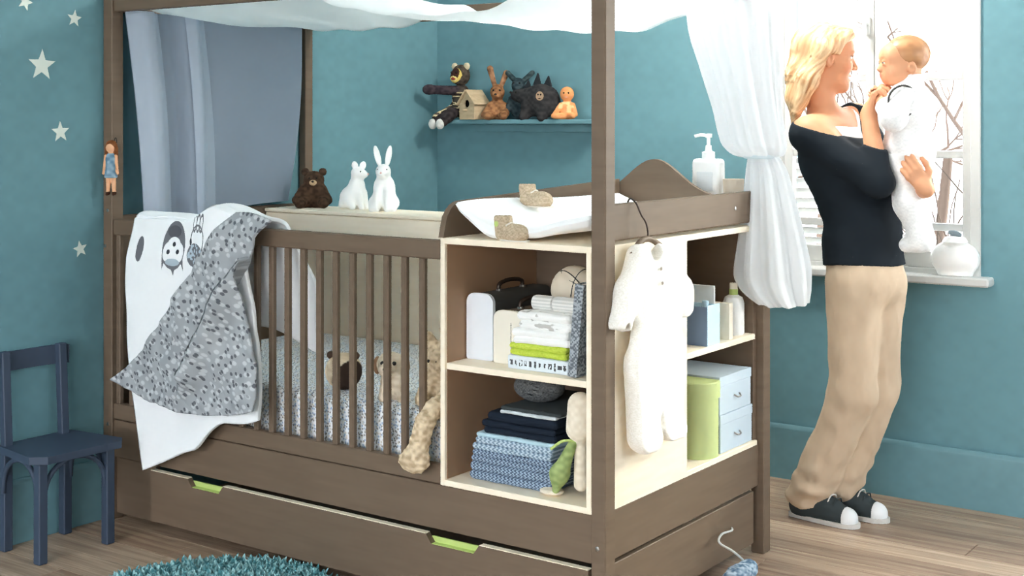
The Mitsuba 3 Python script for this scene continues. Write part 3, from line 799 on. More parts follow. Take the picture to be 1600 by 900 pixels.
# birdhouse
k = 'birdhouse'; lab(k, 'little beige wooden birdhouse with a round black hole on the wall shelf', 'birdhouse')
mat('m_raw_wood', mikit.proc(lambda p, n, uv: mix(S(176, 152, 120), S(202, 180, 148), fbm(p.x * 40, p.y * 40, p.z * 90, 2))), .7)
b0 = np.array([-1.772, 1.775, WS])
gable = [(-.050, 0), (.050, 0), (.050, .070), (0, .125), (-.050, .070)]
body = Polygon(gable).difference(Point(0, .070).buffer(.017))
def bh(m): return xf(m, b0, rz=-12)
add(k + '__front', bh(prism(body, .008, (0, -.042, 0), 'xz')), 'm_raw_wood')
add(k + '__walls', bh(cat(prism(Polygon(gable), .008, (0, .034, 0), 'xz'), bx(-.05, -.043, -.034, .034, 0, .068), bx(.043, .05, -.034, .034, 0, .068), bx(-.05, .05, -.034, .034, 0, .008))), 'm_raw_wood')
add(k + '__inner', bh(prism(Polygon(gable).buffer(-.008), .006, (0, -.02, 0), 'xz')), 'm_black')
for s in (-1, 1):
    add(k + '__roof', bh(xf(bx(-.004, .004, -.052, .046, -.048, .042), (s * .030, 0, .1005), ry=s * -42.3)), 'm_raw_wood')
add(k + '__perch', bh(tube([(0, -.04, .042), (0, -.064, .042)], .004)), 'm_raw_wood', True)

# brown long eared plush
o = at((-1.655, 1.795, WS)); k = 'brown_rabbit_plush'; TURN = (-1.655, 1.795, 28)
lab(k, 'brown long eared plush sitting right of the birdhouse', 'plush toy')
f = blend([ell(o(0, 0, .045), (.040, .036, .046)), ell(o(.0, -.008, .120), (.031, .032, .036)), ell(o(-.002, -.034, .106), (.018, .018, .015)), cone(o(-.03, -.02, .06), o(-.055, -.04, .02), .016, .014), cone(o(.03, -.02, .06), o(.045, -.05, .03), .016, .014),
           cone(o(-.02, -.02, .02), o(-.035, -.07, .016), .020, .018), cone(o(.02, -.02, .02), o(.035, -.07, .016), .020, .018)], .016)
soft(k + '__body', furry(f, .004, 130), o(-.09, -.1, -.002), o(.08, .06, .18), .004, S(112, 76, 52), S(156, 112, 78))
for p, q in (((-.012, 0, .145), (-.034, .0, .225)), ((.014, 0, .145), (.038, .005, .205))):
    soft(k + '__ear', cone(o(*p), o(*q), .010, .014), np.minimum(o(*p), o(*q)) - .02, np.maximum(o(*p), o(*q)) + .02, .003, S(120, 84, 60), S(168, 126, 96))
for s in (-1, 1): ball(k + '__eye', o(s * .014, -.036, .128), .0045, 'm_eye')
ball(k + '__nose', o(-.002, -.052, .110), (.006, .004, .004), 'm_eye')

# dark grey green plush behind
o = at((-1.560, 1.825, WS)); k = 'dark_donkey_plush'; TURN = (-1.56, 1.825, 20)
lab(k, 'dark grey green plush with spread ears between the brown plush and the whale', 'plush toy')
f = blend([ell(o(0, 0, .060), (.042, .034, .062)), ell(o(.0, -.012, .150), (.030, .032, .034)), ell(o(.0, -.040, .140), (.020, .022, .018)), cone(o(-.03, -.02, .09), o(-.05, -.03, .03), .014, .012), cone(o(.03, -.02, .09), o(.055, -.03, .04), .014, .012)], .016)
soft(k + '__body', f, o(-.09, -.09, -.002), o(.09, .05, .2), .004, S(36, 48, 54), S(60, 72, 76))
for q in ((-.052, 0, .205), (.060, 0, .205)):
    soft(k + '__ear', cone(o(q[0] * .3, 0, .168), o(*q), .012, .011), o(-.09, -.03, .14), o(.09, .03, .23), .003, S(40, 54, 58), S(70, 84, 86))
for s in (-1, 1): ball(k + '__eye', o(s * .013, -.043, .158), .0045, 'm_eye')

# whale / monster plush with fins
o = at((-1.445, 1.795, WS)); k = 'whale_plush'; TURN = None
lab(k, 'large dark grey plush sea monster with back fins and a round pale badge', 'plush toy')
f = blend([ell(o(.02, 0, .082), (.095, .050, .072)), ell(o(-.085, -.005, .105), (.046, .034, .030)), cone(o(-.03, -.02, .05), o(-.045, -.035, .012), .026, .022), cone(o(.05, -.02, .05), o(.055, -.04, .012), .028, .024), cone(o(.085, 0, .05), o(.125, .01, .02), .026, .014)], .03)
soft(k + '__body', f, o(-.16, -.09, -.004), o(.16, .08, .19), .005, S(42, 42, 44), S(60, 58, 58))
for x, z, hgt in ((-.05, .135, .035), (.0, .150, .05), (.055, .145, .042)):
    add(k + '__fin', prism([(x - .018, z), (x + .022, z - .004), (x + .006, z + hgt)], .010, (o(0, 0, 0)[0], o(0, -.005, 0)[1], WS), 'xz'), 'm_fin', 20)
add(k + '__badge', xf(lathe([(0, 0), (.020, 0), (.019, .003), (0, .003)], n=24), o(.048, -.0485, .100), rx=90), 'm_badge', 30, label='round pale badge')
for x, z in ((-.007, .004), (.007, .004)): add(k + '__badge__eye', xf(lathe([(0, 0), (.004, 0), (0, .001)], n=12), o(.048 + x, -.0518, .102 + z), rx=90), 'm_eye')
add(k + '__badge__mouth', bx(*(o(.048, 0, 0)[0] + np.array([-.007, .007])), o(0, -.0528, 0)[1], o(0, -.0515, 0)[1], WS + .088, WS + .091, .0005), 'm_eye')
mat('m_fin', S(30, 34, 38), .8); mat('m_badge', S(168, 140, 116), .8)
for s in (-1, 1): ball(k + '__eye', o(-.10 + s * .014, -.036, .118), .005, 'm_eye')

# small bare doll and bear behind
o = at((-1.292, 1.80, WS)); k = 'baby_doll'; TURN = (-1.292, 1.80, 25)
lab(k, 'small orange skinned baby doll sitting at the right end of the wall shelf', 'doll')
f = blend([ell(o(0, 0, .040), (.030, .026, .042)), ell(o(0, -.004, .108), (.030, .029, .032)), cone(o(-.025, -.01, .06), o(-.050, -.03, .022), .012, .010), cone(o(.025, -.01, .06), o(.040, -.03, .020), .012, .010), cone(o(-.015, -.02, .014), o(-.050, -.06, .014), .015, .011), cone(o(.015, -.02, .014), o(.035, -.065, .014), .015, .011)], .010)
def dollp(v, c):
    d = v - o(0, 0, 0); m_ = (d[:, 2] < .075) & (d[:, 2] > .03) & (np.abs(d[:, 0]) < .033) & (meshkit.noise(v * 60, 3) > .5)
    c[m_] = S(224, 190, 140); c[(d[:, 2] > .118) & (d[:, 1] > -.012)] = S(180, 104, 56)
    return c
soft(k + '__body', f, o(-.07, -.08, -.002), o(.06, .04, .145), .003, S(214, 142, 92), S(222, 152, 102), paint=dollp)
for s in (-1, 1): ball(k + '__eye', o(s * .010, -.031, .112), .0035, 'm_eye')
ball(k + '__mouth', o(0, -.0305, .094), (.006, .002, .002), 'm_pink')

TURN = None
# ------------------------------------------------------------------ on the changing tray
def padz(u, v):
    x = -.528 + .466 * u; y = .020 + .925 * v
    e = np.clip(np.abs(2 * u - 1), 0, 1)
    rise = (.038 * (u < .5) + .020 * (u >= .5)) * e ** 3.0 * (1.0 + .5 * (u < .5) * np.clip(1 - v * 2.2, 0, 1)) + .010 * e * e
    z = 1.094 + rise + .010 * np.sin(np.pi * v) + .012 * np.exp(-((v - .72) / .10) ** 2) * np.exp(-((u - .55) / .3) ** 2) + .004 * np.sin(9 * u + 7 * v)
    # the front edge comes down in the middle, up at the corners
    fr_ = np.clip(1 - v / .10, 0, 1)
    z = z - .022 * fr_ ** 2 * np.exp(-((u - .28) / .14) ** 2) + .010 * fr_ * (u > .62) * np.clip((u - .62) * 6, 0, 1)
    x = np.where(u < .5, x + .05 * fr_ * np.clip(.35 - u, 0, 1), x)
    return x, y, z
def pad_shell():
    nu, nv = 90, 120
    m, uv = sheet(padz, nu, nv)
    V = np.array(m.vertices).reshape(nu, nv, 3); U, W = uv[:, 0].reshape(nu, nv), uv[:, 1].reshape(nu, nv)
    ed = np.clip(np.minimum(np.minimum(U, 1 - U) / .055, np.minimum(W, 1 - W) / .030), 0, 1)
    th = .034 * (1 - (1 - ed) ** 2) ** .5
    top = V.copy(); top[..., 2] += th * .5 - .012; bot = V.copy(); bot[..., 2] -= th * .5 + .012
    bot[..., 2] = np.maximum(bot[..., 2], 1.056)
    n = nu * nv
    return trimesh.Trimesh(np.vstack([top.reshape(-1, 3), bot.reshape(-1, 3)]), np.vstack([m.faces, m.faces[:, ::-1] + n]), process=False)
mat('m_pad', S(244, 245, 246), .8, spec=.15)
add('changing_mat', pad_shell(), 'm_pad', True, label='white padded changing mat lying in the tray on the cabinet', cat='changing mat')
mat('m_bootie', mikit.proc(lambda p, n, uv: mix(S(166, 146, 122), S(208, 190, 164), noise(p.x * 230, p.y * 230, p.z * 230))), 1.0, spec=.05)
mat('m_lace', S(226, 220, 208), .9)
def bootie(loc, rz, label, s=1.0, green=False):
    k = free('baby_bootie'); 
    n = 0
    while (k if not n else f'baby_bootie_{n:03d}') in labels: n += 1
    k = k if not n else f'baby_bootie_{n:03d}'
    lab(k, label, 'baby shoe', 'baby booties on the changing tray')
    f = blend([ell((.022, 0, .020), (.048, .027, .022)), cone((-.022, 0, .02), (-.026, 0, .058), .025, .026), ell((.035, 0, .022), (.030, .027, .022))], .02)
    f = carve(carve(f, ell((-.026, 0, .075), (.021, .021, .045)), .006), lambda p: p[:, 2] - .001, .002)
    q = lambda m: xf(m, loc, rz=rz, s=s)
    f2 = lambda p: np.maximum(f(p), p[:, 2] - .072)
    add(k + '__upper', q(nets(f2, (-.07, -.05, -.005), (.09, .05, .09), .0028)), 'm_bootie', True)
    add(k + '__sole', q(cat(prism(Polygon([(.048 * math.cos(t) + .014 + .016 * (math.cos(t) > 0), .026 * math.sin(t)) for t in np.linspace(0, 2 * np.pi, 28, endpoint=False)]), .004))), 'm_lace')
    for i in range(3):
        x = .006 + .013 * i; z = .050 - .006 * i
        add(k + '__lace', q(tube(smoothpts([(x, -.018, z - .008), (x + .004, 0, z), (x, .018, z - .008)], 4), .0022, 6)), 'm_lace', True)
    if green: add(k + '__patch', q(xf(lathe([(0, 0), (.009, 0), (0, .0015)], n=14), (-.026, -.0255, .046), rx=90)), 'm_lime', label='lime green dot')
bootie((-.330, .030, 1.0545), -14, 'beige knitted baby bootie standing at the front edge of the tray', 1.0, True)
bootie((-.455, .33, 1.128), -10, 'beige knitted baby bootie lying on top of the white changing mat', 1.0)

k = 'lotion_pump_bottle'; lab(k, 'white square lotion bottle with a pump behind the tray', 'bottle')
o = fy(1107, 260, 1.10); lx, ly = float(o[0]), 1.10
add(k + '__body', cat(rbox((lx, ly, 1.103 + .078), (.105, .055, .156), .014)), 'm_white_ceramic', 40)
add(k + '__label', bx(lx - .030, lx + .030, ly - .0285, ly - .0270, 1.150, 1.215, .0005), 'm_label')
mat('m_label', S(226, 230, 232), .6)
add(k + '__pump', cat(lathe([(0, .155), (.022, .155), (.022, .178), (.012, .182), (.010, .200), (.006, .202), (.006, .226), (.012, .228), (.012, .240), (0, .241)], (lx, ly, 1.103), 24), tube([(lx, ly, 1.337), (lx - .02, ly - .02, 1.339), (lx - .038, ly - .028, 1.334)], .0055)), 'm_white_ceramic', 40)
k = 'beige_cup'; o = fy(1146, 290, 1.075)
add(k, lathe([(0, 0), (.030, 0), (.036, .09), (.033, .09), (.028, .006), (0, .006)], (float(o[0]), 1.075, 1.103), 28), 'm_cup', 30, label='small beige cup standing behind the tray beside the lotion bottle', cat='cup')
mat('m_cup', S(206, 192, 174), .6)

# ------------------------------------------------------------------ open compartments, upper
ZS = .698
def case(k, label, x0, x1, y0, y1, h, mface, mside, seam):
    lab(k, label, 'suitcase')
    w = x1 - x0; r = .026
    P = Polygon([(x0, 0), (x1, 0), (x1, h), (x0, h)])
    P = P.buffer(-r).buffer(r, quad_segs=8).union(sbox(x0, 0, x1, .04)).buffer(-.006).buffer(.006)
    m_ = prism(P, y1 - y0, (0, y0, ZS + .001), 'xz')
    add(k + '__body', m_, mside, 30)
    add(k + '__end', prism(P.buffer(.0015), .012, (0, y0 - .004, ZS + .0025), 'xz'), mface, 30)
    if seam: add(k + '__seam', bx((x0 + x1) / 2 + .012, (x0 + x1) / 2 + .0135, y0 - .0048, y0, ZS + .01, ZS + h - .03, .0003), 'm_black')
    xm, ym = (x0 + x1) / 2, (y0 + y1) / 2
    add(k + '__handle', tube(smoothpts([(xm, ym - .06, ZS + h - .004), (xm, ym - .055, ZS + h + .022), (xm, ym, ZS + h + .030), (xm, ym + .055, ZS + h + .022), (xm, ym + .06, ZS + h - .004)]), .006), 'm_dark_metal', True)
    for dy in (-.06, .06): add(k + '__clip', rbox((xm, ym + dy, ZS + h + .004), (.016, .012, .010), .003), 'm_metal', 40)
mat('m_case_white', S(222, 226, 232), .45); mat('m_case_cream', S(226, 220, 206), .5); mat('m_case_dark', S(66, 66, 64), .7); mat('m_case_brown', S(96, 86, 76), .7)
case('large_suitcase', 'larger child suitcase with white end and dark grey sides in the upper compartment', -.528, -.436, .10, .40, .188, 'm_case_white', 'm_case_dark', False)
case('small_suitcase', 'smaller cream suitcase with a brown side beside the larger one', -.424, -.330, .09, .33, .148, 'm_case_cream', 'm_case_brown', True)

# ball with dark seams
k = 'seamed_ball'; lab(k, 'cream leather ball with dark seams behind the towel stack', 'ball')
bc = np.array([-.268, .27, .898])
mat('m_ball', S(226, 214, 194), .6)
add(k + '__skin', xf(trimesh.creation.icosphere(subdivisions=4), bc, s=.070), 'm_ball', True)
for ax, t0, off in (((.5, .3, .8), 0, .35), ((.9, .2, -.3), 0, .2), ((.2, .9, .3), 0, -.3)):
    a = np.array(ax) / np.linalg.norm(ax); u = np.cross(a, [0, 0, 1.0]); u /= np.linalg.norm(u); w_ = np.cross(a, u); r_ = math.sqrt(1 - off * off)
    add(k + '__seam', tube([bc + .0705 * (a * (off + .10 * math.sin(2 * t)) + r_ * (u * math.cos(t) + w_ * math.sin(t))) for t in np.linspace(0, 2 * np.pi, 40, endpoint=False)], .0016, 5, True), 'm_case_dark', True)

def folded(c, d, layers=2, seed=0, r=.5):
    """A folded cloth: layers of rounded slabs, closed fold to the front."""
    ms = []; h = d[2] / layers
    for i in range(layers):
        m_ = rbox((c[0] + .004 * math.sin(seed + 2 * i), c[1], c[2] - d[2] / 2 + h * (i + .5)), (d[0] * (1 - .012 * ((i + seed) % 2)), d[1], h * 1.02), h * r, 12)
        m_ = trimesh.Trimesh(*trimesh.remesh.subdivide_to_size(m_.vertices, m_.faces, .02), process=True)
        v = np.array(m_.vertices); n = meshkit.fbm(v * 28, 2, seed) - .5
        v[:, 2] += .006 * n; v[:, 1] += .006 * (meshkit.fbm(v * 22 + 9, 2, seed) - .5) - .0; v[:, 0] += .006 * (meshkit.fbm(v * 22 + 4, 2, seed) - .5)
        m_.vertices = v; ms.append(m_)
    return cat(*ms)
SC = 'stacked cloths in the upper compartment'
mat('m_towel_lime', mikit.proc(lambda p, n, uv: mix(S(176, 196, 62), S(202, 216, 96), noise(p.x * 260, p.y * 260, p.z * 260))), 1.0, spec=.05)
mat('m_towel_white', S(240, 240, 238), .95, spec=.05)
mat('m_print_grey', mikit.proc(lambda p, n, uv: mix(S(238, 238, 236), S(186, 184, 180), smoothstep(.60, .70, fbm(p.x * 60, p.y * 60, p.z * 80, 2)))), .95, spec=.05)
mat('m_roll', mikit.proc(lambda p, n, uv: mix(S(206, 206, 202), S(228, 226, 222), smoothstep(.3, .7, dr.sin(p.z * 700) * .5 + .5))), .95, spec=.05)
def marks(p, n, uv):
    u = p.x * 62; col = dr.floor(u)
    a = cell_rand(col, 3.0); k_ = (dr.abs(u - col - .5) < .30 * (.5 + a)) & (dr.abs(p.z - .717) < .010 * (.5 + .6 * cell_rand(col, 9.0))) & (noise(p.x * 260, p.z * 260, 3.0) > .32) & (p.y < .05)
    return dr.select(k_, mi.Color3f(*S(70, 72, 76)), mi.Color3f(*S(214, 222, 228)))
mat('m_box_marks', mikit.proc(marks), .7)
add('patterned_box', rbox((-.243, .185, .698 + .0195), (.200, .29, .038), .004), 'm_box_marks', 40, label='flat white box with a row of dark marks at the bottom of the towel stack', cat='box')
add('folded_cloth', folded((-.247, .175, .754), (.190, .27, .034), 2, 1), 'm_towel_lime', True, label='lime green folded towel in the upper compartment', cat='towel', group=SC)
add('folded_cloth', folded((-.236, .175, .791), (.190, .27, .040), 2, 2), 'm_towel_white', True, label='plain white folded towel on the lime green one', cat='towel', group=SC)
add('folded_cloth', folded((-.226, .175, .835), (.178, .26, .048), 2, 3), 'm_print_grey', True, label='white folded cloth with faint grey print under the two rolls', cat='cloth', group=SC)
def roll(x0, x1, y, z, r, mt, label):
    m_ = lathe([(0, 0), (r * .5, 0), (r * .9, .003), (r, .010), (r, x1 - x0 - .01), (r * .9, x1 - x0 - .003), (r * .5, x1 - x0), (0, x1 - x0)], n=28)
    add('rolled_cloth', xf(m_, (x0, y, z), ry=90), mt, 40, label=label, cat='cloth', group='rolled cloths on top of the stack')
roll(-.302, -.232, .11, .878, .021, 'm_roll', 'grey rolled cloth at the left on top of the folded stack')
roll(-.226, -.140, .10, .879, .022, 'm_roll', 'pale grey rolled cloth at the right on top of the folded stack')
k = 'speckled_book'; lab(k, 'upright grey speckled book leaning at the right of the upper compartment', 'book')
mat('m_book', mikit.proc(lambda p, n, uv: mix(S(96, 102, 110), S(160, 166, 172), smoothstep(.35, .65, noise(p.x * 200, p.y * 200, p.z * 200)))), .7)
bk = lambda m_: xf(m_, (-.118, .02, ZS + .003), ry=5.5)
add(k + '__cover', bk(cat(bx(-.014, -.011, 0, .19, 0, .25, .0008), bx(.011, .014, 0, .19, 0, .25, .0008), bx(-.014, .014, 0, .004, 0, .25, .001))), 'm_book')
add(k + '__pages', bk(bx(-.0108, .0108, .0045, .186, .004, .246, .0005)), 'm_towel_white')

# ------------------------------------------------------------------ open compartments, lower
ZB = .3665
cloth('m_cl_navy', S(30, 38, 50)); cloth('m_cl_grey', S(196, 204, 208)); cloth('m_cl_black', S(34, 36, 38)); cloth('m_cl_pale', S(176, 204, 216)); cloth('m_cl_dark', S(58, 64, 66))
mat('m_yarn', mikit.proc(lambda p, n, uv: mix(S(64, 66, 68), S(112, 114, 114), noise(p.x * 240, p.y * 240, p.z * 240))), 1.0, spec=.05)
yc = np.array([-.325, .17, .628])
lab('yarn_skein', 'dark grey ball of yarn on top of the dark folded clothes', 'yarn')
add('yarn_skein__core', xf(trimesh.creation.icosphere(subdivisions=3), yc, s=1.0) if False else tri(nets(ell(yc, (.066, .050, .032)), yc - .08, yc + .08, .005)), 'm_cl_dark', True)
ms = []
for i in range(60):
    a = rng.normal(size=3); a /= np.linalg.norm(a); u = np.cross(a, [.3, .2, 1.0]); u /= np.linalg.norm(u); w_ = np.cross(a, u); off = rng.uniform(-.55, .55); r_ = math.sqrt(1 - off * off)
    ms.append(tube([yc + np.array([.074, .058, .039]) * (a * off + r_ * (u * math.cos(t) + w_ * math.sin(t))) for t in np.linspace(0, 2 * np.pi, 36, endpoint=False)], .0038, 6, True))
add('yarn_skein__strands', cat(*ms), 'm_yarn', True, kind='stuff')
LC = 'folded clothes in the lower compartment'
def knit(a, b, f):
    return mikit.proc(lambda p, n, uv: mix(S(*a), S(*b), smoothstep(.3, .7, dr.sin((p.x + dr.abs(dr.sin(p.z * f * .8)) * .008) * f) * .5 + .5) * .8 + .2 * noise(p.x * 300, p.y * 300, p.z * 300)))
mat('m_knit_blue', knit((66, 80, 102), (158, 176, 196), 480), 1.0, spec=.05)
mat('m_knit_light', knit((112, 134, 156), (192, 208, 220), 420), 1.0, spec=.05)
zz = ZB
for i, (h, w_, x, mt, lb) in enumerate((
        (.052, .285, -.362, 'm_knit_blue', 'blue and white knitted blanket folded at the bottom of the lower compartment'),
        (.034, .275, -.360, 'm_knit_blue', 'second blue knitted blanket, under the light blue cloths'),
        (.018, .270, -.358, 'm_knit_light', 'light blue knitted cloth on the blue knitted blankets'),
        (.020, .268, -.354, 'm_knit_light', 'light blue patterned cloth under the pale plain one'),
        (.012, .270, -.350, 'm_cl_pale', 'pale blue plain cloth on the light blue knits'),
        (.036, .250, -.335, 'm_cl_navy', 'dark navy folded sweater on the pale blue cloth'),
        (.026, .235, -.325, 'm_cl_navy', 'second dark navy folded garment under the striped one'),
        (.010, .190, -.300, 'm_cl_grey', 'light grey folded cloth with dark stripe under the yarn'),
        (.010, .200, -.292, 'm_cl_dark', 'dark grey knitted cloth right under the yarn'))):
    add('folded_cloth', folded((x + .02, .20, zz + h / 2 + .0006), (w_, .30, h), 2 if h > .03 else 1, 10 + i, .45), mt, True, label=lb, cat='cloth', group=LC)
    zz += h + .0004
k = 'rag_doll'; lab(k, 'plush rag doll with cream head and green body in the lower compartment', 'plush toy')
soft(k + '__body', blend([cone((-.120, .065, .62), (-.123, .065, .555), .034, .036), cone((-.122, .07, .54), (-.130, .085, .40), .016, .020), ell((-.205, .055, .376), (.036, .028, .010))], .015), (-.26, .0, .366), (-.06, .15, .68), .004, S(222, 210, 190), S(236, 226, 208))
soft(k + '__dress', blend([cone((-.135, .05, .515), (-.170, .04, .43), .012, .024), cone((-.170, .04, .43), (-.182, .04, .385), .024, .010)], .02), (-.21, .0, .366), (-.08, .11, .56), .004, S(134, 154, 96), S(168, 184, 124), label='green felt body')
add(k + '__ribbon', tube(smoothpts([(-.118, .06, .52), (-.15, .03, .525), (-.185, .02, .50)]), .004), 'm_lime', True)

# ------------------------------------------------------------------ toys in the crib
ZM = .5435
q = fy(537, 594, .13); k = 'plush_ball'; TURN = (float(q[0]), .13, 25); lab(k, 'small cream plush ball with a dark patch lying on the crib mattress', 'plush toy')
def pb(v, c):
    d = v - np.array([q[0], .13, ZM + .058]); c[(d[:, 0] * .6 - d[:, 1] * .5 - d[:, 2] * .4 > .018)] = S(60, 48, 42); return c
soft(k + '__body', ell((q[0], .13, ZM + .058), (.058, .055, .058)), (q[0] - .07, .06, ZM), (q[0] + .07, .2, ZM + .13), .004, S(206, 186, 158), S(224, 208, 182), paint=pb)
for s in (-1, 1): soft(k + '__ear', ell((q[0] + s * .036, .125, ZM + .108), (.018, .010, .014)), (q[0] - .07, .1, ZM + .08), (q[0] + .07, .15, ZM + .13), .0035, S(66, 52, 44), S(90, 72, 60))
q = fy(617, 588, .12); o = at((q[0], .12, ZM)); k = 'dog_plush'; TURN = (float(q[0]), .12, 30); lab(k, 'cream plush dog with dark eyes sitting behind the crib bars', 'plush toy')
f = blend([ell(o(0, 0, .045), (.042, .038, .050)), ell(o(-.010, -.010, .105), (.044, .038, .038)), ell(o(-.018, -.042, .094), (.022, .020, .018)), cone(o(-.02, -.03, .06), o(-.028, -.045, .012), .016, .014), cone(o(.024, -.03, .06), o(.026, -.045, .012), .016, .014)], .018)
soft(k + '__body', furry(f, .004, 110), o(-.08, -.08, -.001), o(.07, .06, .17), .004, S(206, 188, 164), S(232, 218, 198))
for s in (-1, 1):
    soft(k + '__ear', ell(o(-.010 + s * .044, .0, .100), (.012, .016, .028)), o(-.08, -.03, .06), o(.06, .03, .14), .0035, S(126, 96, 72), S(160, 128, 100)); ball(k + '__eye', o(-.012 + s * .018, -.044, .114), .0065, 'm_eye')
ball(k + '__nose', o(-.019, -.061, .098), (.007, .005, .005), 'm_eye')
TURN = None; o = at((-.622, .125, ZM)); k = 'long_haired_plush'; lab(k, 'curly beige plush rabbit in the crib corner, one leg out between the bars', 'plush toy')
f = blend([ell(o(-.005, .02, .065), (.060, .050, .070)), ell(o(-.015, .0, .135), (.052, .044, .048)), cone(o(-.045, -.0, .16), o(-.060, -.02, .205), .020, .014), cone(o(.005, .0, .165), o(.002, -.015, .228), .022, .014),
           cone(o(-.045, -.02, .08), o(-.062, -.045, .02), .022, .020), cone(o(.020, -.02, .03), o(.026, -.095, .012), .026, .024)], .022)
f = blend([f, cone(o(.026, -.095, .012), o(.024, -.135, -.02), .024, .024), cone(o(.024, -.135, -.02), o(.012, -.152, -.10), .026, .030), ell(o(.004, -.158, -.128), (.050, .030, .034))], .015)
soft(k + '__body', furry(f, .009, 110, 5), o(-.12, -.22, -.24), o(.10, .1, .27), .004, S(178, 154, 124), S(226, 206, 176), 100)
for s in (-1, 1): ball(k + '__eye', o(-.024 + s * .016, -.040, .135), .005, 'm_eye')

# ------------------------------------------------------------------ baby romper on its hanger
k = 'baby_romper'; lab(k, 'white towelling baby romper hanging on the cream end panel of the crib', 'romper')
f = blend([ell((.026, .225, .90), (.026, .135, .15)), ell((.026, .228, .74), (.028, .150, .13)), cone((.026, .14, 1.02), (.026, .30, .99), .024, .024),
           cone((.024, .135, 1.02), (.022, .075, .93), .034, .036), cone((.022, .075, .93), (.020, .040, .855), .036, .034), cone((.024, .315, .98), (.026, .372, .90), .034, .030), cone((.026, .372, .90), (.03, .380, .86), .030, .026),
           cone((.026, .155, .72), (.026, .160, .55), .064, .054), cone((.026, .292, .72), (.026, .288, .56), .062, .054), cone((.026, .165, .53), (.035, .200, .512), .036, .024), cone((.026, .305, .54), (.035, .345, .522), .036, .024)], .03)
g = lambda p: smin(np.maximum(f(p), np.abs(p[:, 0] - .020) - .026), 9, .01)
f2 = carve(g, ell((.03, .195, 1.055), (.05, .034, .050)), .006)
f3 = carve(f2, cone((.021, .034, .825), (.022, .05, .88), .026, .016), .006)
f4 = lambda p: np.maximum(f3(p), -.0025 - p[:, 0] - .012) + .008 * (meshkit.fbm(p * np.array([20, 26, 9.]), 2, 3) - .5)
mat('m_romper', mikit.proc(lambda p, n, uv: mix(S(226, 222, 212), S(244, 242, 236), noise(p.x * 300, p.y * 300, p.z * 300))), 1.0, spec=.05, sheen=.3)
add(k + '__cloth', nets(f4, (-.017, -.01, .45), (.09, .44, 1.10), .0045), 'm_romper', True)
for i, (yy, z_) in enumerate(((.205, .985), (.212, .945))): add(k + '__button', xf(lathe([(0, 0), (.005, 0), (.004, .002), (0, .002)], n=14), (.0505, yy, z_), ry=90), 'm_button')
mat('m_button', S(150, 140, 130), .5)
k = 'coat_hanger'; lab(k, 'small wooden hanger with a wire hook over the brown end board', 'hanger')
HY_ = .165
add(k + '__bar', tube(smoothpts([(.018, .105, 1.028), (.018, .15, 1.060), (.018, .20, 1.064), (.018, .26, 1.040), (.018, .30, 1.012)]), np.r_[np.full(24, .0085), .0085]), 'm_brown', True)
hk = [(.018, .190, 1.064), (.018, .190, 1.085), (.014, .186, 1.110), (.006, .176, 1.130), (-.006, .172, 1.158), (-.020, .176, 1.170), (-.034, .180, 1.172), (-.046, .182, 1.150)]
add(k + '__hook', tube(smoothpts(hk), .0024, 8), 'm_dark_metal', True)

# ------------------------------------------------------------------ end shelves
ZE = .7085
mat('m_blue_dark', S(126, 148, 178), .8); mat('m_blue_light', S(186, 214, 228), .8); mat('m_card', S(238, 230, 212), .7); mat('m_green_tin', S(192, 204, 142), .55); mat('m_grey_box', S(192, 206, 216), .7); mat('m_grey_box2', S(120, 132, 138), .8)
y0, y1 = float(fx(1103, 552, -.03)[1]), float(fx(1123, 545, -.03)[1])
k = 'blue_gift_bag'; lab(k, 'open two tone blue box holding baby things on the upper end shelf', 'box')
add(k + '__wall', bx(-.20, -.026, y0, y0 + .003, ZE, ZE + .118, .0008), 'm_blue_dark', label='grey blue side')
add(k + '__wall', bx(-.029, -.026, y0 + .003, y1, ZE, ZE + .122, .0008), 'm_blue_light', label='light blue side')
add(k + '__wall', bx(-.20, -.029, y1 - .003, y1, ZE, ZE + .118, .0008), 'm_blue_light'); add(k + '__wall', bx(-.20, -.197, y0 + .003, y1 - .003, ZE, ZE + .118, .0008), 'm_blue_dark'); add(k + '__bottom', bx(-.197, -.029, y0 + .003, y1 - .003, ZE, ZE + .003, .0008), 'm_blue_dark')
add('cream_roll', lathe([(0, 0), (.020, 0), (.024, .008), (.024, .15), (.020, .158), (0, .158)], (-.135, y0 + .038, ZE + .004), 24), 'm_card', 30, label='cream rolled cloth standing in the blue box', cat='cloth')
add('blue_bottle', lathe([(0, 0), (.016, 0), (.017, .09), (.010, .105), (.010, .125), (0, .126)], (-.062, y1 - .026, ZE + .004), 24), 'm_blue_light', 30, label='light blue bottle standing in the blue box', cat='bottle')
yb = float(fx(1126, 540, -.05)[1])
add('cream_card_box', bx(-.12, -.028, yb + .016, yb + .040, ZE, ZE + .112, .001), 'm_card', label='slim cream box between the blue box and the lotion bottle', cat='box')
add('tall_white_book', bx(-.18, -.075, yb + .004, yb + .013, ZE, ZE + .165, .001), 'm_towel_white', label='tall thin white book behind the slim cream box', cat='book')
yb2 = float(fx(1152, 525, -.055)[1]); k = 'lotion_bottle'; lab(k, 'white round bottle with green neck on the upper end shelf', 'bottle')
add(k + '__body', lathe([(0, 0), (.030, 0), (.034, .006), (.034, .10), (.028, .118), (.014, .126), (0, .126)], (-.068, yb2, ZE), 32), 'm_white_ceramic', 40)
add(k + '__neck', lathe([(0, .124), (.014, .124), (.014, .144), (0, .144)], (-.068, yb2, ZE), 24), 'm_lime', 30, label='green neck ring')
add(k + '__cap', lathe([(0, .144), (.013, .144), (.013, .160), (.011, .163), (0, .163)], (-.068, yb2, ZE), 24), 'm_card', 30)
ZL_ = .3665
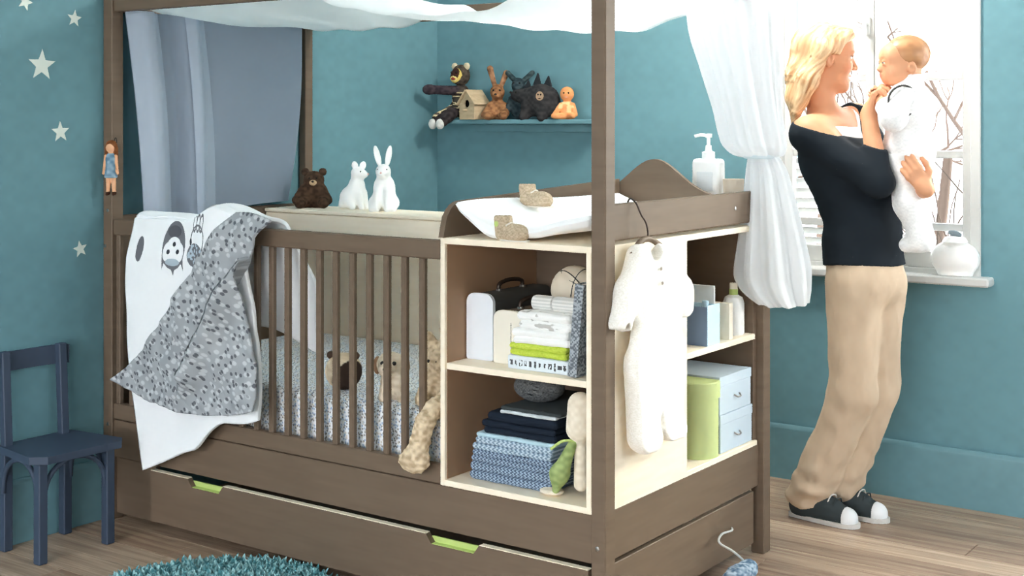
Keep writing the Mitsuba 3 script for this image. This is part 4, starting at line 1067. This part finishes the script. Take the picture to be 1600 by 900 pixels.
yg = float(fx(1092, 710, -.08)[1]); k = 'green_tin'; lab(k, 'tall lime green round box with a lid on the lower end shelf', 'box')
add(k + '__body', lathe([(0, 0), (.068, 0), (.068, .19), (0, .19)], (-.09, yg, ZL_), 48), 'm_green_tin', 40)
add(k + '__lid', lathe([(.0685, .180), (.0735, .180), (.0735, .226), (.070, .2295), (0, .2295)], (-.09, yg, ZL_), 48), 'm_green_tin', 40)
ya, yc_ = float(fx(1125, 700, -.03)[1]), .938
for i, (z0, lb) in enumerate(((ZL_, 'pale blue grey cardboard drawer box, lower of the two on the end shelf'), (ZL_ + .118, 'pale blue grey cardboard drawer box, upper of the two on the end shelf'))):
    k = 'cardboard_box' if i == 0 else 'cardboard_box_001'; lab(k, lb, 'box', 'cardboard boxes on the end shelf')
    dy = .006 * i
    add(k + '__body', bx(-.30, -.034, ya - dy, yc_ - .008 * i, z0 + .0005, z0 + .116, .002), 'm_grey_box2')
    add(k + '__front', bx(-.034, -.028, ya - dy, yc_ - .008 * i, z0 + .0008, z0 + .1155, .0015), 'm_grey_box')
    add(k + '__lid', bx(-.302, -.0265, ya - dy - .002, yc_ - .008 * i + .002, z0 + .088, z0 + .1175, .0015), 'm_grey_box')
    add(k + '__pull', tube(smoothpts([(-.027, (ya + yc_) / 2 - .018, z0 + .05), (-.018, (ya + yc_) / 2 - .010, z0 + .044), (-.018, (ya + yc_) / 2 + .010, z0 + .044), (-.027, (ya + yc_) / 2 + .018, z0 + .05)]), .0025), 'm_metal', True)

# hook and corded toy by the drawer end
p0 = fx(1137, 822, -.04); p1 = fx(1114, 832, -.03)
k = 'corded_toy'; lab(k, 'small blue grey knitted toy on a pale cord beside the drawer end', 'toy')
tq = np.array([.075, float(fx(1150, 890, .06)[1]), .0])
pts = smoothpts([p0 + [.006, 0, 0], p0 + [.030, -.03, .0], p1 + [.030, 0, .0], fx(1124, 848, 0.02), fx(1146, 862, .04), fx(1163, 878, .05), fx(1168, 895, .055)], 8)
add(k + '__cord', tube(pts, .0035, 8), 'm_cord', True)
mat('m_cord', S(186, 186, 182), .7)
tz = fx(1152, 900, .05); o = at((.06, float(tz[1]), 0.0))
f = blend([ell(o(0, 0, .030), (.040, .052, .030)), ell(o(.005, .05, .036), (.026, .026, .026)), ell(o(-.01, -.05, .026), (.022, .022, .022))], .02)
soft(k + '__body', furry(f, .005, 140), o(-.07, -.1, .0), o(.08, .1, .09), .004, S(86, 112, 136), S(178, 194, 206), 120)
add(C + '__drawer__hook', tube(smoothpts([p0 + [-.004, 0, 0], p0 + [.010, 0, .0], p0 + [.012, 0, -.008]]), .004), 'm_metal', True)

# ------------------------------------------------------------------ window sill things, garden
k = 'sill_pot'; lab(k, 'rounded white lidded pot standing on the right of the window sill', 'pot')
sx = float(fy(1492, 400, 1.84)[0])
add(k + '__body', nets(carve(blend([ell((sx, 1.842, .832 + .062), (.088, .040, .066)), ell((sx, 1.842, .836), (.06, .032, .012))], .02), lambda p: p[:, 2] - .8325, .001), (sx - .1, 1.78, .83), (sx + .1, 1.9, .98), .004), 'm_white_ceramic', True)
add(k + '__lid', cat(lathe([(0, 0), (.045, 0), (.035, .016), (0, .022)], (sx, 1.842, .954), 28).apply_scale(1)), 'm_white_ceramic', 30)
add(k + '__knob', xf(nets(ell((0, 0, 0), (.026, .012, .011)), (-.04, -.02, -.02), (.04, .02, .02), .003), (sx, 1.842, .983), ry=12), 'm_grey_box2', True, label='grey lid knob')

def branch(tubes, p, d, L, r, depth, rg):
    pts = [p]; dd = np.array(d, float); n = 5
    for i in range(n):
        dd = dd + rg.normal(0, .12, 3) + np.array([0, 0, .03]); dd /= np.linalg.norm(dd); pts.append(pts[-1] + dd * L / n)
    tubes.append(tube(pts, np.linspace(r, r * .62, n + 1), 5))
    if depth == 0: return
    for j in range(rg.integers(2, 4)):
        i = rg.integers(2, n + 1); a = rg.normal(0, 1, 3); nd = dd + .75 * a / np.linalg.norm(a)
        branch(tubes, pts[i], nd / np.linalg.norm(nd), L * rg.uniform(.55, .78), r * .58, depth - 1, rg)
for i, (px, D, hgt, r, depth, sd, lb) in enumerate(((1448, 8.5, 1.7, .050, 5, 1, 'bare brown tree with a thin trunk behind the right window panes'), (1520, 9.5, 1.4, .035, 5, 4, 'slim bare tree at the right edge behind the window panes'), (1290, 14.0, 1.6, .06, 5, 6, 'faint bare tree farther off behind the left window sash'))):
    b = fd(px, 600, D); b[2] = -.5; ts = []; rg = np.random.default_rng(sd)
    branch(ts, b, (rg.normal(0, .05), rg.normal(0, .05), 1), hgt, r, depth, rg)
    add('bare_tree' if i == 0 else f'bare_tree_{i:03d}', cat(*ts), 'm_bark', True, label=lb, cat='tree', group='bare trees outside the window')
for i, (px, D, sd, lb) in enumerate(((1468, 6.0, 11, 'brown twiggy shrub low behind the right window panes, left one'), (1506, 6.3, 12, 'brown twiggy shrub low behind the right window panes, right one'))):
    b = fd(px, 420, D); b[2] = -.5; ts = []; rg = np.random.default_rng(sd)
    for j in range(16):
        branch(ts, b + np.append(rg.normal(0, .07, 2), 0), (rg.normal(0, .16), rg.normal(0, .16), 1), rg.uniform(.6, 1.0), .011, 2, rg)
    add('bare_shrub' if i == 0 else f'bare_shrub_{i:03d}', cat(*ts), 'm_bark', True, label=lb, cat='shrub', group='bare shrubs outside the window')

# ------------------------------------------------------------------ people
def local(f, c, R, s=1.0, rad=None):
    """f in a frame at c with axes R's columns; far away only a bounding sphere is used."""
    c = np.array(c, float)
    def g(p):
        d = p - c
        if rad is None: return f(d @ R / s) * s
        out = np.linalg.norm(d, axis=1) - rad + .02; near = out < .05
        if near.any(): out[near] = f(d[near] @ R / s) * s
        return out
    return g
def frame(x, y_hint):
    x = np.array(x, float); x /= np.linalg.norm(x); y = np.array(y_hint, float); y -= x * (x @ y); y /= np.linalg.norm(y)
    return x, y
def rot(yaw, pitch=0, roll=0):
    """Columns: forward, left, up. yaw of forward from world x in degrees, pitch > 0 looks down."""
    return trimesh.transformations.euler_matrix(math.radians(roll), math.radians(pitch), math.radians(yaw), 'sxyz')[:3, :3]


def hand_sdf(curl, spread=.10, thumb=(.55, -.5), grip=1.0):
    """Fingers along +x, thumb side +y, palm faces -z. curl: bend per joint for index..little."""
    fs = [cone((0, 0, 0), (.03, .0, 0), .023, .025), cone((.03, .018, 0), (.080, .030, .0), .014, .0115), cone((.03, .006, 0), (.084, .011, .002), .014, .0115), cone((.03, -.008, 0), (.081, -.009, .001), .014, .0115), cone((.03, -.018, 0), (.074, -.027, -.002), .013, .0105)]
    for i, (y, x, L) in enumerate(((.030, .082, .070), (.011, .086, .078), (-.009, .083, .071), (-.027, .076, .056))):
        p = np.array([x, y, 0.0]); a = 0; sp = spread * (1.2 - i * .8)
        for j, q in enumerate((.46, .30, .24)):
            a += curl[i] * (.85, 1.1, .7)[j]
            d = np.array([math.cos(a) * math.cos(sp), math.sin(sp), -math.sin(a)]); n = p + d * L * q
            fs.append(cone(p, n, .0098 - .0009 * j, .0092 - .0010 * j)); p = n
    a, b = thumb
    t0 = np.array([.020, .020, -.006]); t1 = t0 + .040 * np.array([.75, a, b * .6]); t2 = t1 + .034 * np.array([.92, a * .25, b * .8]); t3 = t2 + .026 * np.array([.9, -.05, b])
    fs += [cone(t0, t1, .0150, .0120), cone(t1, t2, .0118, .0104), cone(t2, t3, .0104, .0088)]
    return blend(fs, .008)


def head_sdf(baby=False):
    if baby:
        fs = [ell((-.014, 0, .028), (.080, .067, .068)), ell((.026, 0, -.024), (.050, .056, .054)), ell((.030, .026, -.036), (.032, .024, .024)), ell((.030, -.026, -.036), (.032, .024, .024)), ell((.056, 0, -.058), (.018, .022, .014)), ell((.050, 0, .026), (.030, .050, .036))]
        f = blend(fs, .03)
        f = blend([f, (cone((.078, 0, -.004), (.085, 0, -.018), .006, .0095), .012), (ell((.0755, 0, -.037), (.010, .015, .0055)), .008), (ell((.0735, 0, -.046), (.010, .013, .0055)), .008)], .012)
        for s in (-1, 1): f = blend([carve(f, ell((.084, s * .026, .006), (.010, .015, .008)), .012), (ell((.0735, s * .026, .0095), (.0080, .0130, .0045)), .004), (ell((.0735, s * .026, -.0015), (.0075, .0120, .0040)), .004)], .004)
        for s in (-1, 1): f = blend([f, (carve(ell((-.016, s * .062, -.024), (.016, .011, .022)), ell((-.012, s * .073, -.023), (.009, .007, .014)), .004), .006)], .006)
        return f
    fs = [ell((-.014, 0, .034), (.096, .074, .080)), ell((.030, 0, -.030), (.056, .055, .078)), ell((.036, 0, -.078), (.046, .044, .030)), ell((.070, 0, -.096), (.016, .020, .015)), ell((.058, 0, .046), (.032, .052, .040)), ell((.058, .034, -.020), (.026, .022, .022)), ell((.058, -.034, -.020), (.026, .022, .022))]
    f = blend(fs, .03)
    f = blend([f, (cone((.086, 0, .014), (.107, 0, -.022), .0065, .0100), .014), (ell((.095, .010, -.026), (.011, .007, .006)), .006), (ell((.095, -.010, -.026), (.011, .007, .006)), .006),
               (ell((.083, 0, -.053), (.011, .023, .0055)), .008), (ell((.081, 0, -.067), (.011, .020, .006)), .008), (ell((.080, .026, .030), (.012, .022, .007)), .012), (ell((.080, -.026, .030), (.012, .022, .007)), .012)], .012)
    for s in (-1, 1): f = carve(f, ell((.090, s * .031, .012), (.013, .018, .010)), .012)
    f = carve(f, ell((.084, 0, -.0600), (.026, .027, .0048)), .004)
    for s in (-1, 1): f = blend([f, (ell((.0815, s * .031, .0180), (.0085, .0145, .0045)), .004), (ell((.0800, s * .031, .0040), (.0080, .0130, .0040)), .004)], .004)
    for s in (-1, 1): f = blend([f, (carve(ell((-.006, s * .072, -.006), (.017, .010, .029)), ell((-.001, s * .085, -.004), (.010, .010, .019)), .004), .006)], .006)
    return f


def P_(px, py, y): return fy(px, py, y)
SK, SKD = np.array(S(214, 158, 122)), np.array(S(192, 124, 88))

# woman
k = 'person'
lab(k, 'blond woman in a black top and beige trousers holding a baby by the window', 'person')
yr, yl, ym = 1.375, 1.545, 1.46
hip = P_(1354, 432, ym); hR, hL = P_(1335, 452, 1.385), P_(1372, 452, 1.535)
kR, kL = P_(1333, 612, 1.395), P_(1368, 608, 1.535)
aR, aL = np.array([-.035, 1.425, .085]), np.array([.025, 1.54, .085])
waist = P_(1355, 350, ym); chest = P_(1308, 250, ym); upper = P_(1294, 207, ym)
sR, sL = P_(1264, 208, 1.315), P_(1336, 186, 1.60)
nb = P_(1288, 178, ym); HC = P_(1291, 92, ym)
eR, wR = P_(1374, 286, 1.318), P_(1357, 180, 1.370)
eL, wL = P_(1412, 302, 1.61), P_(1447, 296, 1.352)
RH = rot(35, 6)
torso = [ell(hip, (.118, .158, .115)), ell(P_(1344, 385, ym), (.112, .146, .12)), ell(waist, (.098, .128, .12)), ell(P_(1328, 300, ym), (.104, .136, .12)), ell(chest, (.110, .150, .11)), ell(upper, (.088, .155, .065)), cone(sR, sL, .048, .046), ell(P_(1332, 262, ym - .065), (.060, .058, .058)), ell(P_(1350, 262, ym + .065), (.060, .058, .058))]
armR = [cone(sR, eR, .050, .041)]; armL = [cone(sL, eL, .050, .041)]
fore = [cone(eR, wR, .038, .026), cone(eL, wL, .039, .026)]
legs = [cone(hR, kR, .085, .056), cone(kR, aR, .054, .038), cone(hL, kL, .085, .056), cone(kL, aL, .054, .038)]
footf = lambda a: [cone(a, a + [0, 0, -.045], .030, .026), cone(a + [.02, 0, -.050], a + [.130, -.004, -.056], .024, .016), cone(a + [-.02, 0, -.052], a + [.02, 0, -.050], .020, .024)]
# right hand holds the baby's hand, fingers up and closing towards the baby; left hand supports the baby's seat
u_ = CR
xr, tr = frame(np.array([0, 0, 1.0]) + .25 * u_, np.array([-.25, .9, .1]))
Rr = np.stack([xr, tr, -np.cross(tr, xr) if False else np.cross(xr, tr)], 1)
if Rr[:, 2] @ u_ > 0: Rr[:, 2] *= -1
tipL = P_(1404, 240, 1.318)
xl_, tl_ = frame(tipL - wL, np.array([0, 0, 1.0]) - .2 * u_)
zl_ = np.cross(xl_, tl_); zl_ = zl_ if zl_ @ np.array([.58, -.815, 0]) > 0 else -zl_
Rl = np.stack([xl_, tl_, zl_], 1)
handR = local(hand_sdf((.75, .8, .85, .9), .04, (.4, -.8)), wR, Rr, .92, .20)
handL = local(hand_sdf((.40, .42, .44, .48), .045, (.8, -.3)), wL, Rl, .84, .21)
neck = [cone(nb + [0, 0, -.02], HC + RH @ np.array([-.030, 0, -.060]), .052, .049)]
bodyf = blend([blend(torso + neck + armR + armL + legs + footf(aR) + footf(aL), .045), (blend(fore, .02), .02), (local(head_sdf(), HC, RH, .98, .21), .025), (handR, .018), (handL, .018)], .02)
def skin_paint(v, c, H, R, s, baby=False):
    q = (v - H) @ R / s
    n = meshkit.fbm(v * 26, 2, 3)[:, None]
    c[:] = SK * (1 - .35 * n) + SKD * .35 * n
    def blot(cx, cy, cz, rx, ry, rz, col, a):
        d = np.sqrt(((q[:, 0] - cx) / rx) ** 2 + ((np.abs(q[:, 1]) - cy) / ry) ** 2 + ((q[:, 2] - cz) / rz) ** 2)
        w = (np.clip(1.4 - d, 0, 1) * a)[:, None]; c[:] = c * (1 - w) + np.array(col) * w
    if baby:
        blot(.056, .034, -.026, .03, .02, .02, S(222, 140, 112), .6); blot(.08, 0, -.041, .012, .012, .008, S(196, 104, 92), .9); blot(.076, .026, .024, .012, .018, .0035, S(168, 116, 80), .5)
        blot(-.03, .0, .055, .075, .090, .052, S(170, 118, 76), .55)
    else:
        blot(.062, .036, -.022, .03, .022, .02, S(224, 138, 110), .55); blot(.078, 0, -.0535, .026, .026, .0040, S(170, 66, 60), 1.0); blot(.076, 0, -.0685, .025, .024, .0048, S(184, 78, 70), 1.0); blot(.060, .026, -.058, .012, .010, .004, S(130, 60, 48), .9)
        blot(.086, .030, .033, .014, .020, .0035, S(136, 92, 60), .75); blot(.080, .032, .0155, .014, .016, .0036, S(58, 40, 34), .95)
    return c
m = nets(bodyf, (-.25, 1.22, .0), (.55, 1.72, 1.74), .0042)
add(k + '__body', m, 'm_skin', True, color=skin_paint(np.array(m.vertices), np.zeros((len(m.vertices), 3)), HC, RH, .98))
mat('m_skin', {'type': 'mesh_attribute', 'name': 'vertex_color'}, .5, spec=.3)
mat('m_eye_white', S(236, 232, 226), .2, spec=.5); mat('m_teeth', S(244, 240, 232), .3)
for s in (-1, 1):
    add(k + '__eye', xf(trimesh.creation.icosphere(subdivisions=3), HC + RH @ np.array([.0735, s * .031, .011]) * .98, s=.0110), 'm_eye_white', True)
    add(k + '__eye__iris', xf(trimesh.creation.icosphere(subdivisions=2), HC + RH @ np.array([.0800, s * .031, .0105]) * .98, s=.0056), 'm_eye', True)
add(k + '__teeth', xf(rbox((0, 0, 0), (.016, .036, .007), .003), HC + RH @ np.array([.076, 0, -.0580]) * .98, rz=35), 'm_teeth', 40)
# hair: cap, side sweep over the ear and long ends behind the shoulder
L = lambda *q: HC + RH @ np.array(q) * .98
hairf = blend([local(ell((-.018, 0, .040), (.107, .086, .090)), HC, RH, .98), cone(L(-.055, 0, .04), L(-.078, 0, -.07), .062, .055), cone(L(-.078, -.01, -.06), L(-.092, -.025, -.150), .052, .036), cone(L(-.092, -.025, -.150), L(-.098, -.045, -.235), .034, .012),
               cone(L(.060, -.035, .088), L(-.030, -.076, .030), .024, .026), cone(L(-.030, -.076, .030), L(-.072, -.072, -.09), .026, .030), cone(L(-.072, -.07, -.09), L(-.096, -.068, -.20), .030, .010), cone(L(.055, .045, .082), L(-.04, .078, -.02), .024, .026), cone(L(-.04, .080, -.02), L(-.080, .06, -.12), .028, .030)], .03)
facecut = local(blend([ell((.085, 0, -.035), (.075, .066, .092)), ell((.050, -.055, -.050), (.064, .050, .066)), ell((.078, -.050, .030), (.045, .040, .036)), ell((.045, .055, -.055), (.060, .050, .060)), ell((.098, 0, .030), (.050, .066, .056)), ell((.008, -.085, -.014), (.022, .03, .026))], .03), HC, RH, .98)
hf = carve(hairf, facecut, .012)
def strands(p):
    q = (p - HC) @ RH
    ang = q[:, 0] * .86 - q[:, 2] * .5 + .010 * np.sin(q[:, 2] * 38 + q[:, 1] * 20)
    return hf(p) - .0062 * (meshkit.noise(np.stack([ang * 120, (q[:, 2] + q[:, 0]) * 5, q[:, 1] * 60], -1), 2) - .45) - .004 * (meshkit.noise(np.stack([ang * 330, q[:, 2] * 9, q[:, 1] * 200], -1), 6) - .45)
m = nets(strands, HC + [-.26, -.2, -.30], HC + [.16, .2, .18], .0036)
v = np.array(m.vertices); q = (v - HC) @ RH; ang = q[:, 0] * .86 - q[:, 2] * .5 + .010 * np.sin(q[:, 2] * 38 + q[:, 1] * 20)
w = np.clip((meshkit.fbm(np.stack([ang * 130, (q[:, 2] + q[:, 0]) * 5, q[:, 1] * 70], -1), 2, 8) - .18) * 1.7, 0, 1)[:, None]
add(k + '__hair', m, 'm_hair', True, color=np.array(S(168, 116, 70)) * (1 - w) + np.array(S(230, 200, 158)) * w, label='long loose blond hair')
mat('m_hair', {'type': 'mesh_attribute', 'name': 'vertex_color'}, .42, spec=.5)
# black wide necked top, white undershirt, trousers, shoes
xn = P_(1232, 186, ym)[0]
zneck = lambda p: 1.402 - .30 * np.clip(p[:, 0] - xn - .02, 0, 1) + .10 * np.clip((p[:, 1] - 1.50) / .06, 0, 1)
infl = lambda f, d: (lambda p: f(p) - d)
sleeveR = [cone(sR, eR, .056, .050), cone(eR + (sR - eR) * .03, eR + (wR - eR) * .46, .050, .044)]
sleeveL = [cone(sL, eL, .056, .055), cone(eL, eL + (wL - eL) * .35, .054, .047)]
wrk = lambda p: .010 * (meshkit.fbm(p * np.array([11, 11, 16.]), 2, 12) - .5)
shirt0 = blend([infl(blend(torso, .05), .012)] + [(blend(sleeveR, .02), .03), (blend(sleeveL, .02), .03)], .03)
zh_ = lambda p: .885 + .02 * np.sin(9 * p[:, 0])
shirt = lambda p: np.maximum(np.maximum(shirt0(p) + wrk(p), p[:, 2] - zneck(p)), zh_(p) - p[:, 2])
mat('m_top_black', S(30, 36, 42), .9, spec=.12, sheen=.25)
add(k + '__top', nets(shirt, (-.26, 1.2, .85), (.50, 1.74, 1.46), .0055), 'm_top_black', True, label='black wide necked long sleeved top')
und = lambda p: np.maximum(np.maximum(blend(torso, .045)(p) - .004, p[:, 2] - zneck(p) - .020 - .02 * np.clip((p[:, 0] - chest[0]) * 9, -1, .6)), 1.25 - p[:, 2])
add(k + '__undershirt', nets(und, (-.1, 1.30, 1.24), (.3, 1.62, 1.46), .005), 'm_towel_white', True, label='white undershirt edge at the neckline')
legp = [cone(hR, kR, .094, .076), cone(kR, aR + [0, 0, .01], .076, .078), cone(hL, kL, .094, .076), cone(kL, aL + [0, 0, .01], .076, .078)]
pant0 = blend([infl(blend(torso[:3], .05), .004), blend(legp[:2], .03), blend(legp[2:], .03)], .035)
def pwr(p):
    low = np.clip((.26 - p[:, 2]) / .2, 0, 1)
    return .022 * (meshkit.fbm(p * np.array([12, 12, 6.]), 3, 21) - .5) + low * .040 * (meshkit.noise(p * np.array([9, 9, 26.]), 22) - .5) + .008 * (meshkit.noise(p * np.array([30, 30, 12.]), 23) - .5)
pants = lambda p: np.maximum(np.maximum(pant0(p) + pwr(p), p[:, 2] - .925), .045 + .25 * np.clip(p[:, 0] - np.where(p[:, 1] < 1.483, -.03, .03), -.08, .2) - p[:, 2])
mat('m_trousers', mikit.proc(lambda p, n, uv: mix(S(190, 165, 140), S(212, 189, 163), fbm(p.x * 18, p.y * 18, p.z * 9, 3))), .9, spec=.08, sheen=.2)
add(k + '__trousers', nets(pants, (-.22, 1.25, .03), (.32, 1.68, .95), .0055), 'm_trousers', True, label='beige cotton trousers with rumpled hems')
mat('m_canvas', S(52, 60, 62), .85); mat('m_rubber', S(206, 202, 196), .6); mat('m_toecap', S(232, 232, 232), .5)
for a, rz in ((aR, -6), (aL, -4)):
    b = np.array([a[0], a[1], 0.0]); q = lambda m_: xf(m_, b, rz=rz)
    out = Polygon([(-.075, 0), (-.066, .026), (-.03, .033), (.04, .036), (.11, .040), (.145, .037), (.170, .024), (.180, .010), (.182, 0), (.180, -.010), (.170, -.024), (.145, -.037), (.11, -.040), (.04, -.036), (.0, -.033), (-.066, -.026)]).buffer(.014, quad_segs=8).buffer(-.010, quad_segs=8)
    sh = add(k + '__shoe', q(nets(lambda p: np.maximum(np.maximum(blend([cone((-.035, 0, .04), (-.022, 0, .095), .043, .042), cone((.0, 0, .045), (.135, 0, .028), .046, .036), cone((.0, 0, .080), (.08, 0, .055), .038, .030)], .03)(p), .012 - p[:, 2]), p[:, 0] - .138), (-.1, -.06, .0), (.2, .06, .14), .004)), 'm_canvas', True, label='dark canvas sneaker')
    add(sh + '__toe_cap', q(nets(lambda p: np.maximum(np.maximum(blend([cone((.0, 0, .043), (.139, 0, .026), .046, .037)], .03)(p) - .001, .012 - p[:, 2]), .134 - p[:, 0]), (.10, -.06, .0), (.2, .06, .1), .0035)), 'm_toecap', True, label='white rubber toe cap')
    add(sh + '__sole', q(prism(out, .015, (0, 0, .0008))), 'm_rubber', 30, label='pale rubber sole')
    for i in range(4):
        x = .045 + .020 * i; z = .1145 - .0092 * i
        add(sh + '__lace', q(tube(smoothpts([(x - .004, -.028, z - .018), (x, -.012, z), (x + .004, .012, z), (x, .028, z - .018)], 4), .0026, 6)), 'm_canvas' if i % 2 else 'm_rubber', True)

# baby
k = 'person_001'
lab(k, 'baby in a white vest and tights held up in the arms of the woman', 'person')
BH = P_(1411, 98, 1.43); RB = rot(213, 4); BS = .93
bt = P_(1420, 176, 1.445); bb = P_(1420, 236, 1.455); bn = P_(1419, 130, 1.44)
bs = [P_(1412, 152, 1.375), P_(1432, 152, 1.515)]
be = [P_(1396, 184, 1.345), P_(1420, 186, 1.55)]; bw = [P_(1377, 160, 1.365), P_(1385, 175, 1.50)]
bh_ = [P_(1412, 256, 1.415), P_(1426, 258, 1.50)]; bk_ = [P_(1419, 318, 1.385), P_(1432, 318, 1.56)]; ba = [P_(1439, 376, 1.40), P_(1444, 376, 1.56)]
tor = [ell(bt, (.074, .078, .078)), ell(bb, (.076, .082, .085)), cone(bs[0], bs[1], .036, .036)]
arms = [cone(bs[i], be[i], .034, .027) for i in (0, 1)] + [cone(be[i], bw[i], .027, .018) for i in (0, 1)]
leg2 = [cone(bh_[i], bk_[i], .052, .038) for i in (0, 1)] + [cone(bk_[i], ba[i], .036, .027) for i in (0, 1)] + [cone(ba[i], ba[i] + np.array([-.045, -.01, -.016]), .025, .018) for i in (0, 1)]
hx = []
for i in (0, 1):
    d = bw[i] - be[i]; x_, t_ = frame(d, (0, .3, 1.0)); hx.append((local(hand_sdf((.9, .9, .9, .9), .05, (.5, -.6)), bw[i], np.stack([x_, t_, np.cross(x_, t_)], 1), .46, .11), .01))
bodyb = blend([blend(tor + [cone(bn + [0, 0, -.02], BH + RB @ np.array([-.02, 0, -.05]), .036, .038)] + arms + leg2, .03), (local(head_sdf(True), BH, RB, BS, .17), .02)] + hx, .015)
m = nets(bodyb, np.array([.10, 1.24, .86]), np.array([.52, 1.70, 1.72]), .0036)
add(k + '__body', m, 'm_skin', True, color=skin_paint(np.array(m.vertices), np.zeros((len(m.vertices), 3)), BH, RB, BS, True))
for s in (-1, 1):
    add(k + '__eye', xf(trimesh.creation.icosphere(subdivisions=3), BH + RB @ np.array([.0700, s * .026, .005]) * BS, s=.0088), 'm_eye_white', True)
    add(k + '__eye__iris', xf(trimesh.creation.icosphere(subdivisions=2), BH + RB @ np.array([.0720, s * .026, .0040]) * BS, s=.0074), 'm_eye', True)
capf = carve(local(ell((-.0155, 0, .0290), (.0822, .0690, .0698)), BH, RB, BS), local(blend([ell((.075, 0, -.01), (.070, .09, .075)), ell((.012, 0, -.07), (.085, .09, .062))], .03), BH, RB, BS), .01)
m = nets(lambda p: capf(p) - .0012 * meshkit.noise(p * 260, 2), BH - .12, BH + .13, .0036)
add(k + '__hair', m, 'm_hair', True, color=fur_colors(m, S(160, 110, 72), S(186, 134, 92), 45), label='short fine light brown hair')
mat('m_vest', mikit.proc(lambda p, n, uv: mix(S(226, 226, 226), S(244, 244, 243), noise(p.x * 180, p.y * 180, p.z * 180))), 1.0, spec=.05)
vest0 = blend([infl(blend(tor, .04), .012), cone(bn + [0, 0, -.03], bn + [.005, 0, .045], .052, .047)], .02)
vz0, vz1 = bb[2] - .074, bn[2] + .030
add(k + '__vest', nets(lambda p: np.maximum(np.maximum(carve(vest0, blend([cone(bs[0] + [0, -.05, .01], bs[0] + [0, .012, -.005], .045, .040)], .01), .006)(p) + .006 * (meshkit.fbm(p * 22, 2, 5) - .5), p[:, 2] - vz1), vz0 - p[:, 2]), (.12, 1.3, 1.2), (.5, 1.6, 1.6), .004), 'm_vest', True, label='thick white sleeveless vest')
th = np.linspace(0, 2 * np.pi, 40, endpoint=False)
ctr = bs[0] + np.array([0, -.018, -.012])
add(k + '__vest__trim', tube([ctr + u_ * .046 * math.cos(t) + np.array([0, 0, .050]) * math.sin(t) + np.array([.58, -.815, 0]) * (.018 - .012 * math.cos(t) ** 2) for t in th], .0036, 6, True), 'm_case_dark', True, label='dark armhole trim')
slv = blend([cone(bs[i], be[i], .044, .042) for i in (0,)] + [cone(be[0], be[0] + (bw[0] - be[0]) * .7, .042, .030)], .02)
slv2 = blend([cone(bs[1], be[1], .044, .042), cone(be[1], be[1] + (bw[1] - be[1]) * .7, .042, .030)], .02)
for f in (slv, slv2):
    add(k + '__sleeve', nets(lambda p, f=f: f(p) + .008 * (meshkit.fbm(p * 26, 2, 7) - .5), (.1, 1.26, 1.3), (.5, 1.66, 1.55), .004), 'm_vest', True)
tg = blend([infl(blend(leg2, .03), .007), ell(bb, (.088, .094, .096))], .02)
add(k + '__tights', nets(lambda p: np.maximum(tg(p), p[:, 2] - vz0 - .065), (.1, 1.26, .86), (.52, 1.68, 1.35), .004), 'm_vest', True, label='white baby tights')
